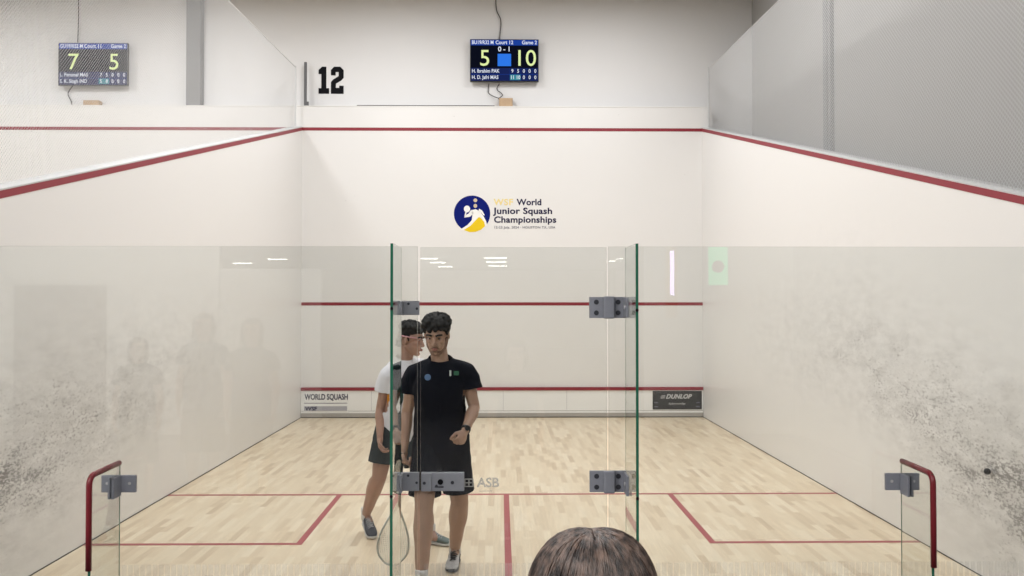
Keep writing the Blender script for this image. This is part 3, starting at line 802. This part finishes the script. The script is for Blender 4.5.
M['skinA'] = mat_skin('tan_skin', (.405,.258,.188)); M['skinB'] = mat_skin('brown_skin', (.38,.225,.165)); M['skinC'] = mat_skin('light_skin', (.5,.33,.25))
M['beard'] = plain('short_stubble', (.24,.15,.11), .7, nz=.25, scale=300)
M['shirtA'] = mat_cloth('black_sport_fabric', (.003,.004,.009)); M['shirtA2'] = mat_cloth('charcoal_sport_fabric', (.022,.024,.03)); M['shortA'] = mat_cloth('navy_sport_fabric', (.003,.004,.008))
M['shirtB'] = mat_cloth('white_sport_fabric', (.72,.72,.76)); M['shortB'] = mat_cloth('slate_sport_fabric', (.035,.042,.045))
M['orange'] = mat_cloth('orange_fabric', (.62,.25,.03)); M['dgreen'] = mat_cloth('dark_green_fabric', (.03,.06,.055))
M['sockw'] = mat_cloth('white_sock_knit', (.62,.61,.60)); M['shoew'] = plain('white_shoe_mesh', (.50,.49,.49), .6, nz=.15, scale=60)
M['shoek'] = plain('dark_shoe_mesh', (.035,.04,.055), .6, nz=.2, scale=60); M['solew'] = plain('white_rubber_sole', (.62,.61,.58), .6, nz=.05)
M['shoeg'] = plain('grey_green_shoe_mesh', (.11,.15,.14), .6, nz=.2, scale=60); M['lacek'] = plain('black_lace', (.01,.01,.012), .7, nz=0); M['lacew'] = plain('pale_lace', (.5,.5,.52), .7, nz=0)
M['teal'] = mat_cloth('teal_fabric', (.03,.05,.07)); M['denim'] = mat_cloth('dark_trouser_fabric', (.02,.025,.04))
M['pink'] = plain('pink_strap', (.55,.28,.30), .6, nz=.05); M['crest'] = plain('blue_crest', (.09,.17,.32), .6, nz=.2, scale=80); M['patchw'] = plain('pale_patch', (.55,.62,.58), .6, nz=0); M['patchg'] = plain('green_patch', (.02,.12,.06), .6, nz=0)

def wrinkle(sc, amp, seed=0., st=(1,1,.45)):
    def f(co):
        v = V((co.x*sc*st[0]+seed, co.y*sc*st[1]+seed, co.z*sc*st[2]))
        w = noise.noise(v + V((noise.noise(co*6), 0, noise.noise(co*6+V((5,5,5)))))*1.4)
        return amp*(1-2*abs(w)) * .9 + amp*.5*noise.noise(co*sc*2.2)
    return f
def dress(root, R, chest, sh, pel, hips, knees, shirt_mat, short_mat, hem, sleeves, shorts_len, k=1., elb=None, sw=1., sname='shirt', shoname='shorts', seed=1., neckc=None):
    """shirt and shorts grown round the figure and trimmed at hem, cuffs and legs"""
    def T(z_a, rx, ry, f=0.):
        t = (z_a - pel.z)/(chest.z - pel.z)
        p = pel.lerp(chest, t); p = V((p.x, p.y, z_a)) + R @ V((0, f, 0))
        return (p, rx*k*sw, ry*k*sw)
    zc, zp = chest.z, pel.z
    bm = B()
    loft(bm, [T(hem-.06,.190,.132), T(hem,.192,.134), T(zp+.10,.184,.130), T(zp+.2,.180,.127), T(zc-.10,.184,.126,.008), T(zc,.186,.124,.01), T(zc+.07,.168,.112,.0), T(zc+.125,.122,.09,-.008), T(zc+.17,.082,.075,-.01), T(zc+.215,.068,.066,-.008)], 28, up=R @ V((1,0,0)))
    cuts = [((pel.x, pel.y, hem), .6, (0,0,-1))]
    for s_, e_, c_ in zip(sh, elb, sleeves):
        u = (e_-s_); s2 = s_ - V((s_.x-chest.x, s_.y-chest.y, 0))*.10 + V((0,0,-.022))
        top = V((chest.x, chest.y, zc+.125)).lerp(s_, .30); top.z = zc+.128
        cap_seg(bm, top, s2, .057*k, .068*k)
        end = s_ + u*c_; limb(bm, [s2, s_+u*c_*.5, end, s_+u*(c_+.15)], [.068*k,.066*k,.070*k,.071*k])
        cuts.append((end, .17*k, u.normalized(), .086*k))
    me = remesh(bm, .0085, 3, .5, wrinkle(9, .0045, seed))
    nk = neckc if neckc is not None else V((chest.x, chest.y, zc+.188))
    cuts.append((nk, .11, (R @ V((0,.35,1)))))
    me = cut(me, cuts)
    o = obj(sname, me, shirt_mat, root, True); sd = o.modifiers.new('thickness', 'SOLIDIFY'); sd.thickness = .005; sd.offset = -1
    bm = B()
    loft(bm, [(pel+V((0,0,-.25)), .10*k, .075*k), (pel+V((0,0,-.17)), .13*k, .10*k), (pel+V((0,0,-.12)), .15*k, .11*k), (pel+V((0,0,-.04)), .172*k, .122*k), (pel+V((0,0,.05)), .165*k, .118*k), (pel+V((0,0,.11)), .155*k, .112*k)], 24, up=R @ V((1,0,0)))
    cuts = []
    for h_, kn in zip(hips, knees):
        u = kn-h_; e = h_+u*shorts_len
        limb(bm, [h_, h_+u*shorts_len*.5, e, h_+u*(shorts_len+.12)], [.098*k,.104*k,.108*k,.108*k]); cuts.append((e, .17, u.normalized()))
    me = remesh(bm, .0085, 3, .5, wrinkle(10, .0045, seed+3)); me = cut(me, cuts)
    o2 = obj(shoname, me, short_mat, root, True); sd = o2.modifiers.new('thickness', 'SOLIDIFY'); sd.thickness = .005; sd.offset = -1
    return o, o2
def body_mesh(R, chest, pel, sh, el, wr, hips, kn, an, hands, head_c, Rh, k=1., hk=1., back=None, neck0=None):
    bm = B()
    zc, zp = chest.z, pel.z
    def T(z_a, rx, ry, f=0.):
        t = (z_a-zp)/(zc-zp); p = pel.lerp(chest, t); return (V((p.x, p.y, z_a)) + R @ V((0,f,0)), rx*k, ry*k)
    loft(bm, [T(zp-.09,.10,.08), T(zp,.150,.102), T(zp+.10,.143,.098), T(zp+.2,.138,.096), T(zc-.1,.150,.100,.006), T(zc,.158,.10,.006), T(zc+.08,.14,.085), T(zc+.135,.08,.06)], 24, up=R @ V((1,0,0)))
    neck = V((chest.x, chest.y, zc+.10)) if neck0 is None else neck0
    hb = head_c + Rh @ V((0,-.02,-.07))*hk
    cap_seg(bm, neck, hb, .060*k, .056*hk)
    for s_ in sh: cap_seg(bm, V((chest.x, chest.y, zc+.13)), s_-V((s_.x-chest.x, s_.y-chest.y, 0))*.12+V((0,0,-.02)), .042*k, .048*k)
    sh = [s_ - V((s_.x-chest.x, s_.y-chest.y, 0))*.12 + V((0,0,-.026)) for s_ in sh]
    for a in zip(sh, el, wr): arm_prims(bm, *a, k)
    bks = back or [R @ V((0,-1,0))]*2
    for (h_, k_, a_), b_ in zip(zip(hips, kn, an), bks): leg_prims(bm, h_, k_, a_, b_, k)
    for h in hands: hand_prims(bm, **h)
    head_prims(bm, head_c, Rh, hk)
    return remesh(bm, .0046, 3, .5)

# ---- player in black, walking towards the glass
def player_black():
    root = thing('person', (-.41, 5.85, 0), 'person in black shirt walking to the glass door, looking down, racket in hand', 'person')
    R = frame_from((.06,-1,0)); Rx = R @ V((1,0,0))       # +X of the figure: its right-hand side = image left
    pel = V((-.40, 5.87, .93)); chest = V((-.405, 5.84, 1.285))
    shR, shL = at(412, 371, 5.86), at(469, 369, 5.84)
    elR, elL = at(407.5, 412, 5.90), at(474.5, 407, 5.84)
    wrR, wrL = at(404.5, 449, 5.80), at(465, 431, 5.64)
    hipR, hipL = V((-.495, 5.86, .90)), V((-.315, 5.88, .90))
    knR, knL = V((-.500, 5.66, .50)), V((-.280, 5.93, .475))
    anR, anL = V((-.500, 5.50, .10)), V((-.322, 6.13, .105))
    hc = V((-.425, 5.765, 1.625)); Rh = frame_from((-.12,-1,-.36))
    hands = [dict(wrist=wrR, d=(0.02,-.10,-1), pn=Rx*-1.0+V((0,-.25,0)), thumb=(0,-1,0), curl=(70,75,40)),
             dict(wrist=wrL, d=at(459.5,443,5.58)-wrL, pn=(-.75,.65,-.2), thumb=(-.5,-1,.1), curlf=[(75,85,50),(78,88,50),(80,88,50),(82,88,50)])]
    me = body_mesh(R, chest, pel, (shR, shL), (elR, elL), (wrR, wrL), (hipR, hipL), (knR, knL), (anR, anL), hands, hc, Rh, 1., 1.0, neck0=V((-.405,5.835,1.40)))
    body = obj('body', me, M['skinA'], root, True)
    dress(root, R, chest, [shR, shL], pel, [hipR, hipL], [knR, knL], M['shirtA'], M['shortA'], .82, (.50,.50), .80, elb=[elR, elL], seed=2.)
    head_parts(root, hc, Rh, M['skinA'])
    P = lambda x, y, z: hc + Rh @ V((x, y, z))
    # short beard hugging jaw and chin
    bm = B()
    for s in (-1, 1):
        cap_seg(bm, P(s*.064,-.004,-.028), P(s*.055,.022,-.068), .014, .016); cap_seg(bm, P(s*.055,.022,-.068), P(s*.024,.062,-.100), .016, .0165)
        cap_seg(bm, P(s*.004,.101,-.050), P(s*.026,.090,-.060), .0045, .005)
    cap_seg(bm, P(-.02,.068,-.100), P(.02,.068,-.100), .0175, .0175)
    cap_seg(bm, P(-.012,.088,-.083), P(.012,.088,-.083), .008, .008)
    obj('beard', remesh(bm, .004, 3), M['beard'], root, True)
    # thick curly hair
    rnd = random.Random(5); bm = B()
    ell(bm, P(0,-.020,.066), (.086,.101,.067), Rh, 24)
    for i in range(150):
        a = rnd.uniform(0, 2*PI); e = rnd.uniform(-.12, 1.)
        ce = math.sqrt(max(0, 1-e*e)); x, y, z = ce*math.cos(a)*.094, -.020+ce*math.sin(a)*.108, .066+e*.072
        if z < .055 and y > .03: continue
        ell(bm, P(x, y, z), (rnd.uniform(.010,.017),)*3, None, 8)
    for s in (-1, 1):
        for i in range(26): ell(bm, P(s*(.076+rnd.uniform(-.003,.004)), rnd.uniform(-.07,.035), rnd.uniform(.018,.06)), (.010,)*3, None, 8)
    for i in range(60): ell(bm, P(rnd.uniform(-.062,.062), rnd.uniform(-.105,-.085), rnd.uniform(-.05,.05)), (.013,)*3, None, 8)
    obj('hair', remesh(bm, .0045, 1, .2), M['hairk'], root, True)
    # shirt badges, watch
    rc = at(428, 377, 5.71); bm = B(); cyl(bm, rc, (-.1,1,.1), .021, .006, 20); obj('shirt_badge', bm, M['crest'], root)
    rc = at(450.5, 373, 5.70); bm = B(); box(bm, rc+V((-.006,-.002,-.018)), rc+V((.006,.002,.018))); obj('shirt_badge', bm, M['patchw'], root)
    rc = at(456.5, 373, 5.70); bm = B(); box(bm, rc+V((-.017,-.002,-.014)), rc+V((.017,.002,.014)), .002); obj('shirt_badge', bm, M['patchg'], root)
    f = (wrL-elL).normalized(); wc = wrL - f*.022
    bm = B(); loft(bm, [(wc-f*.011, .0300, .0300), (wc-f*.009,.033,.033), (wc+f*.009,.033,.033), (wc+f*.011,.0300,.0300)], 20); 
    wt = obj('wristwatch', bm, M['blackp'], root, True)
    bm = B(); cyl(bm, wc+V((.012,-.030,.012)), (.4,-1,.4), .017, .012, 20); obj('watch_face', bm, M['blackp'], wt)
    sock(root, anR+V((0,0,.0)), (0,-.05,-1), .036, M['sockw'], .05); sock(root, anL, (0,-.1,-1), .036, M['sockw'], .06)
    shoe(root, (-.496,5.555,0), (-.515,5.265,0), M['shoew'], M['blackp'], M['lacek'])
    shoe(root, (-.318,6.185,0), (-.338,5.905,0), M['shoew'], M['blackp'], M['lacek'])
    return wrR
wrR = player_black()

# ---- squash racket hanging from the hand of the player in black
def racket():
    grip_c = wrR + V((-.012,-.030,-.075))
    tip = at(392, 563, 5.74); top = grip_c + (grip_c-tip).normalized()*.06
    ax = (tip-top).normalized(); L_ = (tip-top).length
    sd = V((1,.12,0)); sd = (sd-ax*sd.dot(ax)).normalized(); nrm = ax.cross(sd)
    t = thing('squash_racket', top, 'squash racket hanging head down from the hand of the player in black', 'racket')
    Q = lambda a, s, n=0.: top + ax*a + sd*s + nrm*n
    bm = B(); loft(bm, [(Q(0,0),.016,.014),(Q(.008,0),.0175,.015),(Q(.02,0),.0155,.0135),(Q(.17,0),.0145,.0125),(Q(.18,0),.010,.009)], 14); obj('grip', bm, M['blackp'], t, True)
    hs = L_-.40
    bm = B(); loft(bm, [(Q(.175,0),.0095,.009),(Q(hs+.02,0),.008,.008)], 12); obj('shaft', bm, M['alu'], t, True)
    # teardrop frame
    out = []
    for a, s in ((hs,.006),(hs+.06,.030),(hs+.13,.062),(hs+.20,.090),(hs+.27,.102),(hs+.33,.092),(hs+.375,.058),(hs+.398,.02)): out.append((a, s))
    pts = [Q(a, s) for a, s in out] + [Q(a, -s) for a, s in out[::-1]]
    bm = B()
    path = catmull(pts, 6, True); N = len(path); rings = []
    for i, p in enumerate(path):
        tt = (path[(i+1)%N]-path[i-1]).normalized(); b = tt.cross(nrm).normalized()
        rings.append([bm.verts.new(p + nrm*math.cos(2*PI*k/10)*.0095 + b*math.sin(2*PI*k/10)*.0068) for k in range(10)])
    for i in range(N):
        r0, q = rings[i], rings[(i+1)%N]
        for k in range(10): bm.faces.new((r0[k], r0[(k+1)%10], q[(k+1)%10], q[k]))
    fr = obj('frame', bm, M['rframe'], t, True)
    def hw(a):
        for (a0,s0),(a1,s1) in zip(out, out[1:]):
            if a0 <= a <= a1: return s0+(s1-s0)*(a-a0)/(a1-a0)
        return 0
    bm = B()
    a = hs+.05
    while a < hs+.392:
        h = hw(a)-.004
        if h > .01: cyl(bm, Q(a, 0), sd, .0011, 2*h, 5)
        a += .0125
    s = -.09
    while s <= .0901:
        aa = [hs+.03+k*.004 for k in range(92)]; ok = [x for x in aa if hw(x) > abs(s)+.004]
        if len(ok) > 2: cyl(bm, Q((ok[0]+ok[-1])/2, s), ax, .0011, ok[-1]-ok[0]+.006, 5)
        s += .012
    tag(obj('strings', bm, M['strings'], t), kind='stuff')
M['rframe'] = plain('grey_racket_frame', (.50,.52,.48), .45, nz=.1); M['strings'] = plain('pale_strings', (.6,.64,.58), .5, nz=0)
racket()

# ---- player in white, striding to the right behind
def player_white():
    root = thing('person', (-.80, 6.7, 0), 'person in white shirt and slate shorts striding behind the one in black', 'person')
    R = frame_from((.62,-.78,0))
    Y = 6.70
    pel = V((-.80, Y, .885)); chest = V((-.765, Y-.02, 1.235))
    shR, shL = at(386.5, 373, 6.58), V((-.62, 6.84, 1.355))
    elR, elL = at(381, 408, 6.62), V((-.56, 6.92, 1.08))
    wrR_, wrL_ = at(380.5, 436, 6.52), V((-.50, 6.78, .90))
    hipR, hipL = V((-.875, 6.64, .855)), V((-.74, 6.78, .855))
    knR, knL = at(380, 476, 6.62), V((-.60, 6.66, .47))
    anR, anL = at(367, 517, 6.93), V((-.535, 6.62, .10))
    anR.z = .15
    hc = at(411, 340, 6.68); Rh = frame_from((.93,-.30,-.12))
    hands = [dict(wrist=wrR_, d=(.05,-.12,-1), pn=(.9,-.1,.1), thumb=(.2,-1,0), curl=(35,45,30), k=.95),
             dict(wrist=wrL_, d=(.2,-.3,-1), pn=(-.9,.1,.1), thumb=(.2,-1,0), curl=(35,45,30), k=.95)]
    me = body_mesh(R, chest, pel, (shR, shL), (elR, elL), (wrR_, wrL_), (hipR, hipL), (knR, knL), (anR, anL), hands, hc, Rh,   .93, 1.0, neck0=V((-.745, Y-.02, 1.34)))
    obj('body', me, M['skinB'], root, True)
    shirt, _ = dress(root, R, chest, [shR, shL], pel, [hipR, hipL], [knR, knL], M['shirtB'], M['shortB'], .775, (.50,.50), .68, k=.93, elb=[elR, elL], seed=8., sw=.98)
    head_parts(root, hc, Rh, M['skinB'], 1.0)
    P = lambda x, y, z: hc + Rh @ (V((x, y, z))*1.0)
    rnd = random.Random(9); bm = B()
    ell(bm, P(0,-.010,.078), (.080,.100,.068), Rh, 24)
    for i in range(150):
        a = rnd.uniform(0, 2*PI); e = rnd.uniform(0.1, 1.); ce = math.sqrt(1-e*e)
        ell(bm, P(ce*math.cos(a)*.080, -.008+ce*math.sin(a)*.106, .083+e*.068), (rnd.uniform(.008,.014),)*3, None, 8)
    for i in range(14): cap_seg(bm, P(rnd.uniform(-.06,.06), .06, .105), P(rnd.uniform(-.06,.06), .105, .078), .012, .007, 8)
    for s in (-1, 1):
        for i in range(30): ell(bm, P(s*(.072+rnd.uniform(-.002,.003)), rnd.uniform(-.08,.02), rnd.uniform(.0,.06)), (.009,)*3, None, 8)
    for i in range(60): ell(bm, P(rnd.uniform(-.06,.06), rnd.uniform(-.107,-.09), rnd.uniform(-.06,.05)), (.011,)*3, None, 8)
    obj('hair', remesh(bm, .005, 2, .5), M['hairk'], root, True)
    bm = B(); pts = [P(.083*math.cos(a), -.012+.104*math.sin(a), .030-.004*math.sin(a)) for a in [k*2*PI/16 for k in range(16)]]
    tube(bm, pts, .0052, 8, 3, True); obj('goggle_strap', bm, M['pink'], root, True)
    # dark shoulder patches and orange side panel, lying on the shirt
    for cpx, cpy, yy, rr, m in ((390, 398, 6.57, (.020,.012,.055), 'orange'), (396, 367, 6.56, (.045,.02,.018), 'dgreen'), (400, 395, 6.55, (.035,.014,.075), 'dgreen')):
        bm = B(); c = at(cpx, cpy, yy); ell(bm, c, rr, R, 14); obj('shirt_panel', bm, M[m], shirt, True)
    sock(root, anR, (.03,-.06,-1), .034, M['sockw'], .055); sock(root, anL, (0,-.1,-1), .034, M['sockw'], .05)
    shoe(root, (-1.085,6.99,.055), (-.99,6.735,0), M['shoek'], M['solew'], M['lacew'])
    shoe(root, (-.60,6.68,0), (-.375,6.55,0), M['shoeg'], M['solew'], M['lacew'])
player_white()

# ---- spectators on the viewers' side
def bystander(x, y, height, fx, label, shirt, hairmat, skin='skinC', detail=False, sd=3):
    root = thing('person', (x, y, 0), label, 'person')
    k = height/1.75; R = frame_from((fx, 1, 0)); W = lambda a, b, c: V((x, y, 0)) + R @ V((a, b, c))*k
    pel, chest = W(0,0,.93), W(0,0,1.285)
    sh = [W(.18,0,1.40), W(-.18,0,1.40)]; el = [W(.22,-.02,1.12), W(-.22,-.02,1.12)]; wr = [W(.22,.06,.87), W(-.22,.06,.87)]
    hips = [W(.09,0,.90), W(-.09,0,.90)]; kn = [W(.10,.02,.50), W(-.10,.02,.50)]; an = [W(.10,-.02,.09), W(-.10,-.02,.09)]
    hc = W(0,.02,1.625)
    hands = [dict(wrist=w, d=(0,.1,-1), pn=R @ V((s,0,0)), thumb=R @ V((0,1,0)), k=k) for w, s in zip(wr, (-1, 1))]
    me = body_mesh(R, chest, pel, sh, el, wr, hips, kn, an, hands, hc, R, k, k)
    obj('body', me, M[skin], root, True)
    dress(root, R, chest, sh, pel, hips, kn, M[shirt], M['denim'], pel.z-.07, (.5,.5), 1.2, k=k, elb=el, seed=sd, shoname='trousers')
    head_parts(root, hc, R, M[skin], k)
    P = lambda a, b, c: hc + R @ (V((a, b, c))*k)
    for s in (1, -1): shoe(root, W(.10*s,-.08,0), W(.11*s,.19,0), M['shoek'], M['solew'], M['lacew'])
    return root, hc, R, P
def long_hair(root, P, R, seed, mat, n=1700, full=True):
    """centre-parted hair: a smooth cap and many combed strands over it"""
    rnd = random.Random(seed)
    A_, B_, C_ = .102, .120, .107
    cy, cz = -.014, .024
    bm = B()
    def surf(th, t, lift=0.):
        # th: heading round the head from the crown, t: 0 at crown .. 1 at the ends
        ph = t*2.05; lift += .030*min(1, t*3)*noise.noise(V((math.cos(th)*3.2, math.sin(th)*3.2, t*1.3+seed)))
        if ph < PI/2:
            x, y, z = math.sin(ph)*math.cos(th)*A_, math.sin(ph)*math.sin(th)*B_, math.cos(ph)*C_
        else:
            q = ph-PI/2; x, y, z = math.cos(th)*A_*(1+.04*q), math.sin(th)*B_*(1-.12*q), -q*.30
        g = .004*math.exp(-((x/.013)**2))*max(0, math.cos(ph))      # parting groove
        k_ = 1+lift
        return P(x*k_, cy+y*k_, cz+z*k_-g)
    U, Wn = 48, 26
    top = bm.verts.new(surf(0, 0)); rows = []
    for j in range(1, Wn+1):
        rows.append([bm.verts.new(surf(2*PI*i/U, j/Wn, -.03)) for i in range(U)])
    for i in range(U): bm.faces.new((top, rows[0][i], rows[0][(i+1)%U]))
    for a, b in zip(rows, rows[1:]):
        for i in range(U):
            th = 2*PI*(i+.5)/U
            fc = bm.verts and (math.sin(th) > .45 and rows.index(a) > 11)
            if fc: continue
            bm.faces.new((a[i], b[i], b[(i+1)%U], a[(i+1)%U]))
    h = obj('hair', bm, mat, root, True); h.modifiers.new('thickness', 'SOLIDIFY').thickness = .004
    # strands: start along the parting (front to crown), sweep to the sides and back
    st = B()
    for i in range(n):
        s = rnd.choice((-1, 1)); y0 = rnd.uniform(-.035, .085)**1
        back = rnd.random() < .5
        th_end = rnd.uniform(-1.52, .35) if s > 0 else PI - rnd.uniform(-1.52, .35)
        if rnd.random() < .35: th_end = -PI/2 + s*rnd.uniform(0, .5)
        x0 = s*.003; start = V((x0, y0-.03, 0))
        lf = rnd.uniform(.0, .035); ln = rnd.uniform(.75, 1.); pts = []
        wob = rnd.uniform(-.07, .07); ph0 = rnd.uniform(0, 6)
        for j in range(13):
            t = j/12*ln
            a = th_end + wob*math.sin(3*t*2+ph0)
            p = surf(a, t, lf + .02*math.sin(PI*min(1, t*2)))
            w_ = max(0, 1-t*2.6); w_ = w_*w_
            # blend from the parting line
            q = V((s*.001+ s*.06*t, start.y+.02, 0)); lx = (q.x/A_); ly = (q.y/B_)
            zz = math.sqrt(max(.02, 1-lx*lx-ly*ly))*C_
            g = .004*math.exp(-((q.x/.013)**2))
            p2 = P(q.x, cy+q.y, cz+zz*(1+lf*min(1, abs(q.x)/.04))-g+.0005)
            pts.append(p*(1-w_)+p2*w_)
        r = rnd.uniform(.0006, .0013)
        loft(st, [(p, r*(1-.5*abs(j/12-.3)), r*(1-.5*abs(j/12-.3))) for j, p in enumerate(pts)], 4, caps=False)
    tag(obj('hair_strands', st, mat, h, True), kind='stuff')
hx, hy = .126, 1.20
root, hc, R, P = bystander(hx, hy-.02, 1.533, .02, 'person with centre-parted dark brown hair seen from behind, outside the glass', 'teal', M['hairb'])
# (head height set so that the crown is about 1.5 m up)
root_dz = 1.497 - (hc.z + (.020+.104+.004)*1.635/1.75)
long_hair(root, P, R, 4, M['hairb'])
root.location.z += 0
for (bx, by, sc_, rz, lab) in ((-3.35, .0, .985, -.2, 'person standing in the hall, leftmost of the faint reflections in the left glass'), (-2.85, -.3, 1.13, -.1, 'person standing in the hall, middle of the faint reflections in the left glass'), (-2.3, .0, 1.10, -.05, 'person standing in the hall, rightmost of the faint reflections in the left glass')):
    c = copy_tree(root); c.location = (bx, by, 0); c.scale = (sc_,)*3; c.rotation_euler = (0, 0, rz); c['label'] = lab; c['group'] = 'people watching from the hall'


# ------------------------------------------------------------------ viewers' hall behind
struct('floor_hall', boxes(((-10.5, -26, -.1), (4.11, YB-.031, 0))), M['carpet'])
struct('ceiling_hall', boxes(((-10.5, -26, 3.05), (4.11, -5.2, 3.2))), M['hallceil'])
struct('wall_rear', boxes(((-10.7, -26.2, 0), (4.3, -26, 3.2))), M['hallwall'])
struct('wall_above', boxes(((-10.5, -5.3, 3.2), (4.11, -5.2, 8.6))), M['hallwall'])
struct('wall_hall', boxes(((-10.5, -4.1, 0), (-3.9, -3.98, 3.05))), M['hallwall'])
struct('wall_hall_partition', boxes(((-3.899, -4.08, 0), (-2.5, -4.0, 2.3))), M['hallwall'])
struct('wall_hall_right', boxes(((2.0, -4.1, 0), (4.10, -3.98, 3.05))), M['hallwall'])
struct('door_1', boxes(((-6.7, -3.98, 0), (-5.45, -3.94, 2.07))), M['doorm'])
for x, y, w in ((-1.95,-15.6,.45),(-1.9,-18,.45),(-1.85,-21,.45),(-.14,-15.2,.6),(-.12,-17.6,.6),(-.1,-20.5,.6),(3.3,-17,.45),(-8.0,-15.5,.5),(-7.9,-18.5,.5),(-6.2,-16,.5)):
    t = thing('ceiling_light', (x, y, 3.0), 'slim strip light under the low ceiling of the hall behind the viewer', 'ceiling light', 'strip lights in the hall')
    obj('housing', boxes(((x-w/2-.02, y-.12, 3.02), (x+w/2+.02, y+.12, 3.05))), M['cap'], t)
    obj('diffuser', boxes(((x-w/2, y-.10, 2.995), (x+w/2, y+.10, 3.02))), M['lamp'], t)

t = thing('wall_sign', (3.03, -3.95, 2.05), 'green lit sign on the hall wall, mirrored faintly in the glass at upper right', 'sign')
obj('sign_box', boxes(((2.88, -3.98, 2.06), (3.18, -3.95, 2.62)), bev=.004), M['cap'], t)
obj('lit_face', boxes(((2.895, -3.95, 2.075), (3.165, -3.945, 2.605))), M['greenlit'], t)
bm = B()
for k, rr in enumerate((.085, .05)): cyl(bm, (3.03, -3.943+.002*k, 2.33-.02*k), (0,1,0), rr, .002, 24)
obj('round_mark', bm, M['doorm'], t)
t = thing('wall_lamp', (2.385, -3.95, 1.8), 'upright violet tube lamp on an oak board, mirrored in the glass right of the door', 'lamp')
obj('backboard', boxes(((2.305, -3.98, 1.62), (2.465, -3.955, 2.72)), bev=.004), M['woodp'], t)
bm = B(); cyl(bm, (2.385, -3.93, 2.24), (0,0,1), .028, .62, 16); obj('tube', bm, M['vio'], t, True)
# ------------------------------------------------------------------ light
def area(name, loc, sx, sy, e, col=(1,.985,.96), rot=(0,0,0)):
    l = bpy.data.lights.new(name, 'AREA'); l.shape = 'RECTANGLE'; l.size = sx; l.size_y = sy; l.energy = e; l.color = col
    o = bpy.data.objects.new(name, l); COL.objects.link(o); o.location = loc; o.rotation_euler = rot; return o
for x in (-1.6, 1.6):
    for y in (5.6, 8.5, 11.4): area('court_light', (x, y, 6.75), .5, 1.6, 84, (1,1,1))
for x in (-8.2, -5.0):
    for y in (7.5, 11.4): area('court_light', (x, y, 6.75), .5, 1.6, 90, (1,1,1))
area('hall_fill', (-1.5, .5, 5.2), 3, 1.5, 170); area('hall_fill', (2.2, -1.2, 4.8), 1.5, 1.5, 130); area('hall_fill', (-6, -1.0, 4.8), 2, 1.5, 540)  # added fill lamps without fixtures, to brighten the door metal and hall wall
w = bpy.data.worlds.new('World'); S.world = w; w.use_nodes = True
w.node_tree.nodes['Background'].inputs[0].default_value = (.9,.9,.92,1); w.node_tree.nodes['Background'].inputs[1].default_value = .15

# ------------------------------------------------------------------ camera
cam = bpy.data.cameras.new('camera'); cam.sensor_width = 36; cam.lens = 36*FPX/1024; cam.clip_start = .05
co = bpy.data.objects.new('camera', cam); COL.objects.link(co); co.location = (0, 0, CZ)
yaw = math.atan(11.4/FPX); pit = math.atan(13/FPX)
co.rotation_euler = (PI/2+pit, 0, -yaw)
S.camera = co
S.view_settings.view_transform = 'Standard'; S.view_settings.look = 'None'; S.view_settings.gamma = 1; S.view_settings.exposure = -.10
S.view_settings.use_curve_mapping = False
